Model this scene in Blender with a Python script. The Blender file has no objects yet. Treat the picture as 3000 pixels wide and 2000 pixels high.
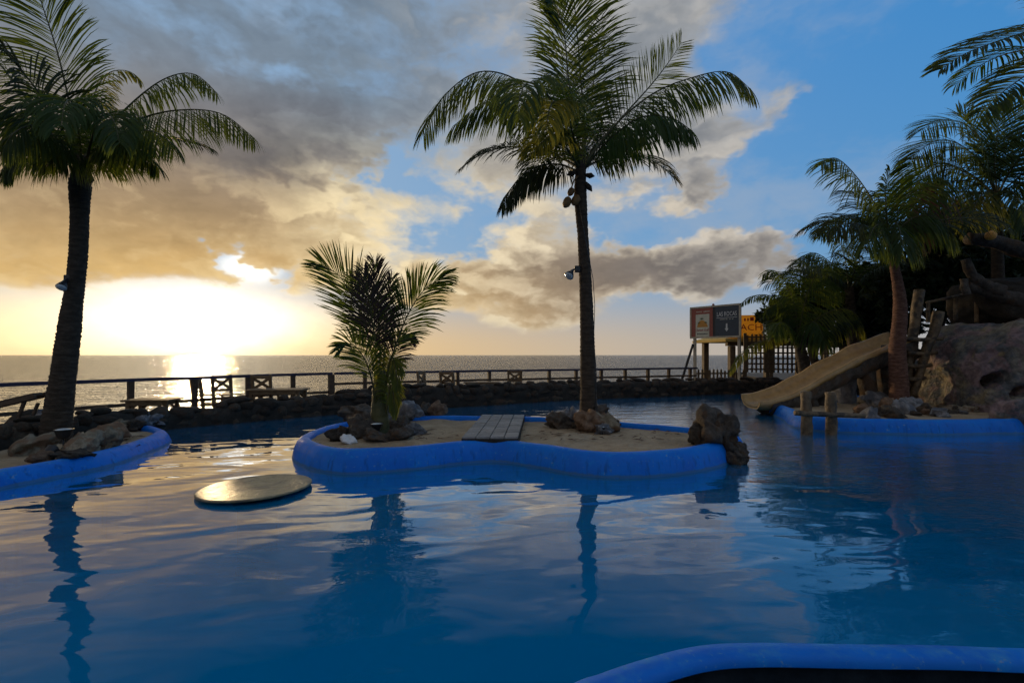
import bpy, bmesh, math, random
from mathutils import Vector, Matrix, noise as mnoise
R = math.radians
scene = bpy.context.scene
col = scene.collection

# ------------------------------------------------------------------ camera
EYE, FOC = 1.5, 1110.0            # eye height over the pool water (m), focal length in 2352-wide pixels
cam_d = bpy.data.cameras.new('camera')
cam = bpy.data.objects.new('camera', cam_d); col.objects.link(cam)
cam.location = (0, 0, EYE); cam.rotation_euler = (R(90), 0, 0)
cam_d.sensor_width = 36.0; cam_d.lens = 36.0 * FOC / 2352.0
cam_d.shift_y = 31.0 / 2352.0
cam_d.clip_start = 0.05; cam_d.clip_end = 60000
scene.camera = cam

# ------------------------------------------------------------------ sky
SUN_AZ, SUN_EL = -32.8, 3.6       # degrees, azimuth from the view axis to the right
world = bpy.data.worlds.new('World'); scene.world = world; world.use_nodes = True
class NB:
    """small helper to write node graphs as expressions"""
    def __init__(s, tree): s.t = tree; s.n = tree.nodes; s.l = tree.links
    def node(s, kind, **kw):
        n = s.n.new(kind)
        for k, v in kw.items(): setattr(n, k, v)
        return n
    def put(s, sock, v):
        if isinstance(v, bpy.types.NodeSocket): s.l.new(v, sock)
        elif v is not None:
            try: sock.default_value = v
            except Exception: sock.default_value = (*v, 1.0)
    def m(s, op, a, b=None, c=None, clamp=False):
        n = s.node('ShaderNodeMath', operation=op, use_clamp=clamp)
        for i, v in enumerate((a, b, c)):
            if v is not None: s.put(n.inputs[i], v)
        return n.outputs[0]
    def add(s, a, b): return s.m('ADD', a, b)
    def sub(s, a, b): return s.m('SUBTRACT', a, b)
    def mul(s, a, b): return s.m('MULTIPLY', a, b)
    def v(s, op, a, b=None, scale=None):
        n = s.node('ShaderNodeVectorMath', operation=op)
        s.put(n.inputs[0], a)
        if b is not None: s.put(n.inputs[1], b)
        if scale is not None: s.put(n.inputs['Scale'], scale)
        return n.outputs[1] if op in ('DOT_PRODUCT', 'LENGTH', 'DISTANCE') else n.outputs[0]
    def comb(s, x, y, z):
        n = s.node('ShaderNodeCombineXYZ')
        for i, q in enumerate((x, y, z)): s.put(n.inputs[i], q)
        return n.outputs[0]
    def sep(s, v):
        n = s.node('ShaderNodeSeparateXYZ'); s.put(n.inputs[0], v); return n.outputs
    def smooth(s, x, a, b, lo=0.0, hi=1.0):
        n = s.node('ShaderNodeMapRange', interpolation_type='SMOOTHSTEP')
        for i, q in enumerate((x, a, b, lo, hi)): s.put(n.inputs[i], q)
        return n.outputs[0]
    def lin(s, x, a, b, lo=0.0, hi=1.0):
        n = s.node('ShaderNodeMapRange')
        for i, q in enumerate((x, a, b, lo, hi)): s.put(n.inputs[i], q)
        return n.outputs[0]
    def mix(s, f, a, b, blend='MIX'):
        n = s.node('ShaderNodeMix', data_type='RGBA', blend_type=blend)
        n.clamp_factor = True
        s.put(n.inputs[0], f); s.put(n.inputs[6], a); s.put(n.inputs[7], b)
        return n.outputs[2]
    def noise(s, vec, scale, detail=4, rough=0.55, dist=0.0, lac=2.0, col=False):
        n = s.node('ShaderNodeTexNoise')
        if vec is not None: s.put(n.inputs['Vector'], vec)
        n.inputs['Scale'].default_value = scale; n.inputs['Detail'].default_value = detail
        n.inputs['Roughness'].default_value = rough; n.inputs['Distortion'].default_value = dist
        n.inputs['Lacunarity'].default_value = lac
        return n.outputs['Color'] if col else n.outputs[0]

def build_sky():
    nt = world.node_tree; nt.nodes.clear(); b = NB(nt)
    d = b.node('ShaderNodeTexCoord').outputs['Generated']
    d = b.v('NORMALIZE', d)
    x, y, z = b.sep(d)
    deg = 180 / math.pi
    az = b.mul(b.m('ARCTAN2', x, y), deg)
    el = b.mul(b.m('ARCSINE', b.m('MAXIMUM', z, -0.05)), deg)
    wv = b.noise(b.v('MULTIPLY', d, (1.0, 1.0, 1.6)), 7.0, 4, 0.6, col=True)
    wx_, wy_, wz_ = b.sep(wv)
    azw = b.add(az, b.mul(b.sub(wx_, 0.5), 22.0)); elw = b.add(el, b.mul(b.sub(wy_, 0.5), 11.0))
    azs = b.add(az, b.mul(b.sub(wx_, 0.5), 5.0)); els = b.add(el, b.mul(b.sub(wy_, 0.5), 2.5))
    def ang(px, py):
        a = math.atan((px - 1176) / FOC)
        return a * deg, math.atan((815 - py) / FOC * math.cos(a)) * deg
    def blob(px, py, wx, wy, amp, rot=0.0, k=1.0, warp=2, onto=None):
        """amp * exp(-k r^2) of an ellipse in azimuth and elevation, added onto a running sum"""
        a0, e0 = ang(px, py); a1, _ = ang(px + wx, py); _, e1 = ang(px, py - wy)
        sa, se = abs(a1 - a0) / math.sqrt(k), abs(e1 - e0) / math.sqrt(k)
        A_, E_ = ((az, el), (azs, els), (azw, elw))[warp]
        c, s_ = math.cos(R(rot)), math.sin(R(rot))
        if rot:
            u = b.m('MULTIPLY_ADD', A_, c / sa, b.m('MULTIPLY_ADD', E_, s_ / sa, -(a0 * c + e0 * s_) / sa))
            w = b.m('MULTIPLY_ADD', E_, c / se, b.m('MULTIPLY_ADD', A_, -s_ / se, -(e0 * c - a0 * s_) / se))
        else:
            u = b.m('MULTIPLY_ADD', A_, 1 / sa, -a0 / sa); w = b.m('MULTIPLY_ADD', E_, 1 / se, -e0 / se)
        q = b.m('MULTIPLY_ADD', u, u, b.mul(w, w))
        return b.m('MULTIPLY_ADD', b.m('POWER', math.exp(-1), q), amp, 0.0 if onto is None else onto)
    def total(first, lst):
        r = first
        for q in lst: r = blob(*q, onto=r)
        return r
    # cloud noise: a sheet of cloud overhead seen in perspective plus rounder puffs
    zz = b.add(b.m('MAXIMUM', z, 0.0), 0.22)
    px_ = b.m('DIVIDE', x, zz); py_ = b.m('DIVIDE', y, zz)
    puff = b.v('MULTIPLY', d, (1.0, 1.0, 1.9))
    wpuff = b.v('ADD', puff, b.v('SCALE', wv, scale=0.10))
    s1 = b.noise(b.v('ADD', b.comb(px_, py_, 0.0), b.v('SCALE', wv, scale=0.5)), 1.5, 2, 0.5)
    s2 = b.noise(b.v('ADD', wpuff, (11.3, 2.0, 5.0)), 5.2, 7, 0.57)
    s2b = b.noise(b.v('ADD', wpuff, (11.278, 2.03, 4.955)), 5.2, 3, 0.57)      # the same a little way towards the sun
    n0 = b.m('MULTIPLY_ADD', s2, 1.9, b.m('MULTIPLY_ADD', s1, 1.1, -1.5))
    fine = b.noise(wpuff, 17, 3, 0.6)
    # where cloud lies
    M = total(b.smooth(b.add(az, b.mul(el, -0.28)), 27, 1, -0.75, 0.42), [
        (1500, 80, 300, 150, 0.5, 20), (1800, 170, 90, 60, 0.34, 40),
        (1700, 330, 200, 70, 0.72, 42), (1560, 330, 120, 130, 0.25, 20), (1830, 225, 75, 40, 0.34, 20), (1600, 420, 90, 40, 0.22, 25),
        (1590, 612, 360, 58, 1.25, 0), (1790, 555, 150, 55, 0.8, 0), (1400, 660, 220, 30, 0.35, 0),
        (2000, 640, 200, 60, 0.45, 0),
        (1560, 480, 190, 38, -0.6, 0),
        (930, 395, 56, 62, -0.95, 10),
        (1120, 500, 130, 62, -0.62, 20), (1080, 290, 190, 90, -0.26, 15), (830, 190, 170, 70, -0.2, 15), (1020, 580, 90, 46, -0.4, 10), (1440, 505, 90, 40, -0.35, 0),
        (650, 120, 110, 100, -0.16, -20), (470, 60, 140, 55, -0.2), (640, 70, 130, 80, -0.34, -15),
        (700, 350, 250, 110, 0.42, 10), (300, 480, 420, 130, 0.5), (600, 250, 260, 90, 0.28, 15),
        (1130, 660, 180, 40, 0.45), (1200, 380, 130, 60, 0.2),
        (575, 617, 62, 34, -1.1), (655, 605, 60, 25, -0.4, 10),
    ])
    M = b.add(M, b.add(b.smooth(el, 42, 62, 0.0, 0.7), b.smooth(b.m('ABSOLUTE', az), 60, 110, 0.0, 0.6)))  # unseen cloud added overhead and behind the camera, for more fill light
    # clear slot over the sea, deepest under the sun
    edge = b.add(5.6, b.mul(b.sub(b.noise(b.comb(b.mul(az, 0.09), b.mul(el, 0.2), 3.0), 1.0, 3, 0.5), 0.5), 3.2))
    edge = b.add(edge, blob(470, 700, 300, 400, 0.95, warp=0))
    edge = b.sub(edge, b.smooth(az, -22, 8, 0, 3.2))
    slot = b.smooth(el, b.add(edge, -1.4), b.add(edge, 1.5), -1.0, 0.0)
    M = b.add(M, slot)
    dens = b.add(n0, M)
    alpha = b.smooth(dens, -0.17, 0.44)
    thick = b.smooth(dens, 0.1, 0.95)
    lit = b.smooth(b.sub(s2, s2b), -0.02, 0.10)
    # angular measures around the sun
    dsa = b.sub(az, SUN_AZ)
    wa = b.m('EXPONENT', b.mul(b.mul(dsa, dsa), -1 / 44.0 ** 2))
    low = b.m('EXPONENT', b.mul(b.m('POWER', b.m('MAXIMUM', el, 0.0), 2.0), -1 / 17.5 ** 2))
    warm = b.mul(wa, low)
    near = b.mul(b.m('EXPONENT', b.mul(b.mul(dsa, dsa), -1 / 26.0 ** 2)),
                 b.m('EXPONENT', b.mul(b.m('POWER', b.m('MAXIMUM', el, 0.0), 2.0), -1 / 8.5 ** 2)))
    # clear air: physical sky, deepened, with a paler and warmer belt low down
    sky = b.node('ShaderNodeTexSky', sky_type='NISHITA')
    sky.sun_disc = False; sky.sun_elevation = R(SUN_EL); sky.sun_rotation = R(SUN_AZ)
    sky.air_density = 1.0; sky.dust_density = 0.6; sky.ozone_density = 2.0
    nish = b.v('SCALE', sky.outputs[0], scale=0.10)
    up = b.smooth(el, 3, 34)
    clear = b.mix(up, (0.11, 0.33, 0.62, 1), (0.030, 0.245, 0.62, 1))
    wide = b.m('EXPONENT', b.mul(b.mul(dsa, dsa), -1 / 50.0 ** 2))
    clear = b.mix(b.mul(wide, 0.75), clear, (0.36, 0.50, 0.66, 1))
    back = b.smooth(b.m('ABSOLUTE', az), 55, 120)
    clear = b.mix(b.mul(back, 0.6), clear, (0.10, 0.20, 0.36, 1))
    clear = b.mix(0.10, clear, nish)
    belt = b.m('EXPONENT', b.mul(b.m('POWER', b.m('MAXIMUM', el, 0.0), 2.0), -1 / 6.5 ** 2))
    beltc = b.mix(b.m('EXPONENT', b.mul(b.mul(dsa, dsa), -1 / 44.0 ** 2)), (0.42, 0.40, 0.38, 1), (0.86, 0.56, 0.22, 1))
    clear = b.mix(b.mul(belt, 0.92), clear, beltc)
    # cloud colours
    slate = b.mix(b.smooth(el, 14, 30), (0.225, 0.208, 0.20, 1), (0.155, 0.225, 0.31, 1))
    greyc = b.mix(b.smooth(az, -12, 14), slate, b.mix(b.smooth(el, 8, 30), (0.205, 0.205, 0.215, 1), (0.27, 0.30, 0.335, 1)))
    body = b.mix(b.mul(warm, 0.96), greyc, (0.62, 0.385, 0.15, 1))
    body = b.mix(near, body, (0.92, 0.56, 0.14, 1))
    body = b.mix(b.mul(back, 0.8), body, (0.31, 0.28, 0.28, 1))      # unseen clouds opposite the sun, front-lit tone set to brighten camera-facing sides
    litc = b.mix(b.m('EXPONENT', b.mul(b.mul(dsa, dsa), -1 / 48.0 ** 2)), (0.46, 0.45, 0.46, 1), (1.0, 0.80, 0.46, 1))
    litc = b.mix(b.smooth(el, 14, 27), litc, b.mix(b.smooth(az, -20, 5), (0.19, 0.25, 0.32, 1), (0.40, 0.40, 0.40, 1)))
    thin = b.sub(1.0, thick)
    litf = b.mul(b.add(b.mul(lit, 0.66), b.mul(thin, 0.6)), b.smooth(az, -34, -16, 0.32, 1.0))
    litf = total(litf, [(1080, 400, 260, 190, 0.48, 20), (900, 545, 170, 60, 0.38, 15)])
    c = b.mix(b.mul(litf, b.smooth(dens, 1.35, 0.5, 0.45, 1.0)), body, litc)
    dark = b.mul(thick, b.sub(1.0, lit))
    c = b.mix(b.mul(dark, b.smooth(near, 0.0, 0.4, 0.32, 0.05)), c, b.v('MULTIPLY', body, (0.42, 0.45, 0.52)))
    c = b.mix(total(0.0, [(700, 345, 200, 70, 0.60, 8), (470, 330, 160, 60, 0.25), (1590, 625, 280, 45, 0.35)]), c, (0.100, 0.106, 0.122, 1))
    c = b.v('SCALE', c, scale=b.lin(fine, 0.3, 0.7, 0.9, 1.10))
    wisp = b.mul(b.mul(b.smooth(b.add(s1, b.mul(b.sub(fine, 0.5), 0.25)), 0.44, 0.72), b.smooth(el, 4, 12)), 0.42)
    clear = b.mix(wisp, clear, (0.40, 0.44, 0.50, 1))
    out = b.mix(alpha, clear, c)
    # light of the sun behind the thin haze in the slot
    open_ = b.m('MULTIPLY_ADD', b.smooth(alpha, 0.95, 0.15), 0.94, 0.06)
    core = blob(465, 748, 46, 36, 6.0, warp=1)                     # the sun itself, veiled
    white = blob(470, 742, 215, 84, 1.35, warp=1, onto=core)
    white = blob(578, 614, 48, 26, 1.3, warp=1, onto=white)
    gold = blob(300, 752, 430, 84, 0.62, warp=1)
    gl = b.v('ADD', b.v('SCALE', b.comb(1.0, 0.92, 0.76), scale=b.mul(white, open_)), b.v('SCALE', b.comb(1.0, 0.80, 0.42), scale=b.mul(gold, open_)))
    out = b.v('ADD', out, gl)
    bg = b.node('ShaderNodeBackground'); b.put(bg.inputs[0], out); bg.inputs[1].default_value = 1.0
    o = b.node('ShaderNodeOutputWorld'); nt.links.new(bg.outputs[0], o.inputs[0])
build_sky()
world.cycles.sampling_method = 'MANUAL'; world.cycles.sample_map_resolution = 1024

# ------------------------------------------------------------------ sun, exposure
sun_d = bpy.data.lights.new('sun', 'SUN'); sun_d.energy = 1.4; sun_d.angle = R(2.0); sun_d.color = (1.0, 0.70, 0.36)
sun = bpy.data.objects.new('sun', sun_d); col.objects.link(sun)
sv = Vector((math.sin(R(SUN_AZ)) * math.cos(R(SUN_EL)), math.cos(R(SUN_AZ)) * math.cos(R(SUN_EL)), math.sin(R(SUN_EL))))
sun.rotation_euler = (-sv).to_track_quat('-Z', 'Y').to_euler(); sun.location = sv * 50
vs = scene.view_settings
vs.view_transform = 'Standard'; vs.look = 'None'; vs.exposure = 0.0; vs.gamma = 1.0; vs.use_curve_mapping = False
scene.cycles.use_denoising = True; scene.cycles.use_adaptive_sampling = True; scene.cycles.adaptive_threshold = 0.04
scene.cycles.max_bounces = 6; scene.cycles.diffuse_bounces = 2; scene.cycles.glossy_bounces = 3; scene.cycles.transparent_max_bounces = 12
scene.cycles.caustics_reflective = False; scene.cycles.caustics_refractive = False
scene.cycles.sample_clamp_indirect = 6.0

# ------------------------------------------------------------------ helpers
rng = random.Random(7)
def W(px, py, d):                 # a point seen at pixel (px, py) standing d metres away
    return Vector(((px - 1176) / FOC * d, d, EYE - (py - 815) / FOC * d))
def G(px, py, z):                 # a point seen at pixel (px, py) lying at height z
    return W(px, py, (EYE - z) * FOC / (py - 815))
def link(name, me, mat, parent=None, loc=None):
    o = bpy.data.objects.new(name, me); col.objects.link(o)
    if mat is not None:
        if not me.materials: me.materials.append(mat)
    if parent is not None: o.parent = parent
    if loc is not None: o.location = loc
    return o
def mesh(name, verts, faces, smooth=True):
    me = bpy.data.meshes.new(name); me.from_pydata([tuple(v) for v in verts], [], faces); me.update()
    if smooth: me.polygons.foreach_set('use_smooth', [True] * len(me.polygons))
    return me
def bm_mesh(name, bm, smooth=False):
    bmesh.ops.recalc_face_normals(bm, faces=bm.faces)
    me = bpy.data.meshes.new(name); bm.to_mesh(me); bm.free()
    if smooth: me.polygons.foreach_set('use_smooth', [True] * len(me.polygons))
    return me
def tag(o, label, cat, group=None):
    o['label'] = label; o['category'] = cat
    if group: o['group'] = group
    return o
def empty(name, loc, label, cat, group=None, rz=0.0):
    o = bpy.data.objects.new(name, None); col.objects.link(o); o.location = loc; o.rotation_euler = (0, 0, rz)
    o.empty_display_size = 0.2
    return tag(o, label, cat, group)
def box_bm(bm, c, s, rot=None, bevel=0.0):
    r = bmesh.ops.create_cube(bm, size=1.0); vs_ = r['verts']
    bmesh.ops.scale(bm, vec=Vector(s), verts=vs_)
    if bevel:
        es = list({e for v in vs_ for e in v.link_edges})
        q = bmesh.ops.bevel(bm, geom=es, offset=bevel, segments=1, affect='EDGES')
        vs_ = list({v for f in q['faces'] for v in f.verts} | {v for v in vs_ if v.is_valid})
    if rot is not None: bmesh.ops.rotate(bm, verts=vs_, cent=(0, 0, 0), matrix=rot)
    bmesh.ops.translate(bm, verts=vs_, vec=Vector(c))
def bar_bm(bm, a, b_, w, h, bevel=0.0, up=Vector((0, 0, 1))):
    a, b_ = Vector(a), Vector(b_); t = (b_ - a); L = t.length; t.normalize()
    s = t.cross(up)
    if s.length < 1e-4: s = t.cross(Vector((0, 1, 0)))
    s.normalize(); n = s.cross(t)
    M = Matrix((t, s, n)).transposed()
    box_bm(bm, (a + b_) / 2, (L, w, h), M, bevel)
def tube(name, pts, radii, sides=8, cap=True, jit=0.0, seed=0):
    r_ = random.Random(seed); vs_, fs = [], []
    n = len(pts); pts = [Vector(p) for p in pts]; ref = None
    for i, p in enumerate(pts):
        t = (pts[min(i + 1, n - 1)] - pts[max(i - 1, 0)]).normalized()
        if ref is None:
            ref = t.cross(Vector((0, 1, 0)))
            if ref.length < .1: ref = t.cross(Vector((1, 0, 0)))
        ref = (ref - t * ref.dot(t)).normalized(); s = t.cross(ref)
        for k in range(sides):
            a = 2 * math.pi * k / sides; rr = radii[i] * (1 + jit * r_.uniform(-1, 1))
            vs_.append(p + (ref * math.cos(a) + s * math.sin(a)) * rr)
    for i in range(n - 1):
        for k in range(sides):
            k2 = (k + 1) % sides
            fs.append((i * sides + k, i * sides + k2, (i + 1) * sides + k2, (i + 1) * sides + k))
    if cap:
        fs.append(tuple(range(sides - 1, -1, -1))); fs.append(tuple((n - 1) * sides + k for k in range(sides)))
    return mesh(name, vs_, fs)
def catmull(P, n, closed=False):
    P = [Vector(p) for p in P]; out = []; m_ = len(P); segs = m_ if closed else m_ - 1
    for i in range(segs):
        if closed: p0, p1, p2, p3 = P[(i - 1) % m_], P[i], P[(i + 1) % m_], P[(i + 2) % m_]
        else:
            p1, p2 = P[i], P[i + 1]
            p0 = P[i - 1] if i else p1 * 2 - p2
            p3 = P[i + 2] if i + 2 < m_ else p2 * 2 - p1
        for k in range(n):
            t = k / n
            out.append(0.5 * ((2 * p1) + (p2 - p0) * t + (2 * p0 - 5 * p1 + 4 * p2 - p3) * t * t + (3 * p1 - p0 - 3 * p2 + p3) * t ** 3))
    if not closed: out.append(P[-1])
    return out
def resample(pts, n):
    L = [0.0]
    for i in range(1, len(pts)): L.append(L[-1] + (pts[i] - pts[i - 1]).length)
    out = []; j = 0
    for k in range(n):
        s = L[-1] * k / (n - 1)
        while j < len(L) - 2 and L[j + 1] < s: j += 1
        f = (s - L[j]) / max(L[j + 1] - L[j], 1e-9); out.append(pts[j].lerp(pts[j + 1], min(max(f, 0), 1)))
    return out

# ------------------------------------------------------------------ materials
MATS = {}
def new_mat(name):
    m_ = bpy.data.materials.new(name); m_.use_nodes = True; nt = m_.node_tree; nt.nodes.clear()
    MATS[name] = m_; return m_, NB(nt)
def finish(m_, b, shader, disp=None):
    o = b.node('ShaderNodeOutputMaterial'); b.l.new(shader, o.inputs[0]); return m_
def bump(b, height, strength=0.5, dist=0.02):
    n = b.node('ShaderNodeBump'); n.inputs['Strength'].default_value = strength
    n.inputs['Distance'].default_value = dist; b.put(n.inputs['Height'], height); return n.outputs[0]
def rough_mat(name, c1, c2, rough=0.8, scale=6.0, bs=0.5, bd=0.02, c3=None, spec=0.3, stretch=(1, 1, 1), rand=0.0):
    m_, b = new_mat(name)
    tc = b.node('ShaderNodeTexCoord').outputs['Object']
    oi = b.node('ShaderNodeObjectInfo')
    vec = b.v('ADD', b.v('MULTIPLY', tc, stretch), b.v('SCALE', b.comb(7.0, 3.0, 5.0), scale=oi.outputs['Random']))
    n1 = b.noise(vec, scale, 6, 0.6); n2 = b.noise(vec, scale * 5, 5, 0.6)
    c = b.mix(b.smooth(n1, 0.35, 0.68), c1, c2)
    if c3: c = b.mix(b.smooth(b.noise(vec, scale * 0.6, 3, 0.5), 0.5, 0.62), c, c3)
    c = b.mix(b.smooth(n2, 0.35, 0.75, 0.0, 0.45), c, b.v('SCALE', c, scale=0.45))
    if rand: c = b.v('SCALE', c, scale=b.lin(oi.outputs['Random'], 0, 1, 1 - rand, 1 + rand))
    p = b.node('ShaderNodeBsdfPrincipled'); b.put(p.inputs['Base Color'], c)
    p.inputs['Roughness'].default_value = rough; p.inputs['Specular IOR Level'].default_value = spec
    b.put(p.inputs['Normal'], bump(b, b.add(n1, b.mul(n2, 0.5)), bs, bd))
    return finish(m_, b, p.outputs[0])
def leaf_mat(name, c1, c2, tr, rough=0.6, trf=0.45):
    m_, b = new_mat(name)
    g = b.node('ShaderNodeNewGeometry'); oi = b.node('ShaderNodeObjectInfo')
    rnd = g.outputs['Random Per Island']
    c = b.mix(rnd, c1, c2)
    c = b.v('SCALE', c, scale=b.lin(oi.outputs['Random'], 0, 1, 0.75, 1.2))
    p = b.node('ShaderNodeBsdfPrincipled'); b.put(p.inputs['Base Color'], c); p.inputs['Roughness'].default_value = rough
    p.inputs['Specular IOR Level'].default_value = 0.2
    t = b.node('ShaderNodeBsdfTranslucent'); b.put(t.inputs[0], b.mix(rnd, tr, b_scale(tr, 0.6)))
    mx = b.node('ShaderNodeMixShader'); mx.inputs[0].default_value = trf
    b.l.new(p.outputs[0], mx.inputs[1]); b.l.new(t.outputs[0], mx.inputs[2])
    return finish(m_, b, mx.outputs[0])
def b_scale(c, f): return (c[0] * f, c[1] * f, c[2] * f, 1)

rough_mat('bark', (0.050, 0.036, 0.024, 1), (0.095, 0.070, 0.048, 1), 0.9, 7, 0.8, 0.03, stretch=(1, 1, 3))
rough_mat('bark_red', (0.11, 0.05, 0.032, 1), (0.21, 0.11, 0.075, 1), 0.8, 8, 0.7, 0.03, stretch=(1, 1, 4))
rough_mat('bark_grey', (0.06, 0.045, 0.03, 1), (0.13, 0.10, 0.07, 1), 0.9, 6, 0.7, 0.03, stretch=(1, 1, 2))
rough_mat('log', (0.10, 0.065, 0.03, 1), (0.22, 0.15, 0.075, 1), 0.6, 9, 0.9, 0.03, c3=(0.05, 0.035, 0.02, 1), spec=0.5)
rough_mat('rock_pale', (0.20, 0.165, 0.11, 1), (0.34, 0.285, 0.20, 1), 0.9, 5, 0.9, 0.05, c3=(0.24, 0.15, 0.09, 1), rand=0.3)
rough_mat('rock_dark', (0.060, 0.050, 0.040, 1), (0.13, 0.108, 0.085, 1), 0.9, 6, 1.0, 0.05, c3=(0.11, 0.070, 0.042, 1), rand=0.35)
rough_mat('rock_wall', (0.045, 0.036, 0.026, 1), (0.095, 0.074, 0.052, 1), 0.9, 6, 0.9, 0.04, c3=(0.085, 0.05, 0.03, 1), rand=0.4)
rough_mat('rock_grey', (0.17, 0.17, 0.175, 1), (0.33, 0.32, 0.32, 1), 0.85, 5, 0.9, 0.05, c3=(0.15, 0.16, 0.18, 1), rand=0.3)
rough_mat('rock_rust', (0.17, 0.10, 0.06, 1), (0.28, 0.18, 0.11, 1), 0.9, 5, 0.9, 0.05, rand=0.25)
def sand_mat():
    m_, b = new_mat('sand')
    tc = b.node('ShaderNodeTexCoord').outputs['Object']
    n1 = b.noise(tc, 1.6, 5, 0.6); n2 = b.noise(tc, 7.0, 5, 0.65, 0.6); n3 = b.noise(tc, 60, 3, 0.6)
    c = b.mix(b.smooth(n1, 0.35, 0.68), (0.39, 0.285, 0.175, 1), (0.52, 0.395, 0.255, 1))
    c = b.mix(b.smooth(n2, 0.52, 0.68, 0, 0.55), c, (0.27, 0.195, 0.12, 1))      # damp and trampled places
    c = b.mix(b.smooth(n3, 0.62, 0.72, 0, 0.6), c, (0.12, 0.09, 0.06, 1))
    p = b.node('ShaderNodeBsdfPrincipled'); b.put(p.inputs['Base Color'], c); p.inputs['Roughness'].default_value = 0.95
    p.inputs['Specular IOR Level'].default_value = 0.1
    b.put(p.inputs['Normal'], bump(b, b.add(b.add(n1, b.mul(n2, 0.8)), b.mul(n3, 0.08)), 1.0, 0.09))
    return finish(m_, b, p.outputs[0])
sand_mat()
rough_mat('mortar', (0.03, 0.026, 0.02, 1), (0.055, 0.045, 0.035, 1), 0.95, 5, 0.7, 0.03)
rough_mat('deck', (0.10, 0.08, 0.055, 1), (0.15, 0.12, 0.085, 1), 0.9, 3, 0.4, 0.02)
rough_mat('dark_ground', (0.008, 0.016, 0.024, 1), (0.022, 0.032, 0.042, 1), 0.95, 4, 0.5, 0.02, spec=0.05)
rough_mat('tile', (0.27, 0.255, 0.235, 1), (0.36, 0.34, 0.315, 1), 0.8, 7, 0.35, 0.01, rand=0.16)
rough_mat('rail_wood', (0.075, 0.048, 0.03, 1), (0.12, 0.08, 0.05, 1), 0.65, 6, 0.4, 0.01, stretch=(1, 1, 4))
rough_mat('rail_paint', (0.035, 0.035, 0.075, 1), (0.06, 0.05, 0.08, 1), 0.5, 8, 0.2, 0.01)
rough_mat('furniture_wood', (0.16, 0.10, 0.05, 1), (0.24, 0.16, 0.085, 1), 0.6, 7, 0.4, 0.01)
rough_mat('lattice_wood', (0.12, 0.085, 0.05, 1), (0.19, 0.135, 0.08, 1), 0.7, 6, 0.4, 0.01)
rough_mat('cream_wood', (0.56, 0.48, 0.34, 1), (0.66, 0.58, 0.43, 1), 0.6, 5, 0.2, 0.01)
rough_mat('white_plastic', (0.70, 0.70, 0.68, 1), (0.80, 0.80, 0.78, 1), 0.35, 5, 0.05, 0.005)
rough_mat('black_metal', (0.014, 0.014, 0.015, 1), (0.026, 0.026, 0.028, 1), 0.4, 8, 0.1, 0.004, spec=0.5)
rough_mat('coconut', (0.20, 0.10, 0.035, 1), (0.30, 0.17, 0.06, 1), 0.5, 6, 0.3, 0.01)
rough_mat('orange', (0.75, 0.33, 0.06, 1), (0.85, 0.42, 0.09, 1), 0.5, 6, 0.1, 0.01)
rough_mat('thatch', (0.55, 0.38, 0.10, 1), (0.70, 0.50, 0.16, 1), 0.9, 5, 0.6, 0.03, stretch=(1, 1, 4))
rough_mat('slide_tan', (0.46, 0.275, 0.095, 1), (0.54, 0.345, 0.135, 1), 0.36, 1.6, 0.12, 0.02, spec=0.5)
rough_mat('table_stone', (0.25, 0.195, 0.10, 1), (0.42, 0.335, 0.175, 1), 0.36, 6, 1.0, 0.035, c3=(0.15, 0.12, 0.07, 1), spec=0.6)
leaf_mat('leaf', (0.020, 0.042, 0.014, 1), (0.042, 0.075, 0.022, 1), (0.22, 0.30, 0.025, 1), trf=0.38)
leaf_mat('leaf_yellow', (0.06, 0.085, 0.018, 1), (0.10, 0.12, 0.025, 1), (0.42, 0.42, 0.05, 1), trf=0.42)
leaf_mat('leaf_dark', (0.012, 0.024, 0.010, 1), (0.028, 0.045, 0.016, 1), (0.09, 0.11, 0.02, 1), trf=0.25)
leaf_mat('leaf_dry', (0.10, 0.055, 0.035, 1), (0.16, 0.09, 0.055, 1), (0.20, 0.10, 0.04, 1), 0.8, 0.2)
leaf_mat('leaf_withered', (0.035, 0.026, 0.022, 1), (0.06, 0.042, 0.032, 1), (0.08, 0.05, 0.03, 1), 0.8, 0.15)
leaf_mat('leaf_tree', (0.012, 0.022, 0.010, 1), (0.026, 0.042, 0.016, 1), (0.06, 0.09, 0.02, 1), 0.5, 0.2)
def stem_mat(name, c1, c2):
    return rough_mat(name, c1, c2, 0.5, 5, 0.2, 0.01)
stem_mat('stem', (0.055, 0.06, 0.02, 1), (0.10, 0.09, 0.03, 1))

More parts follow.
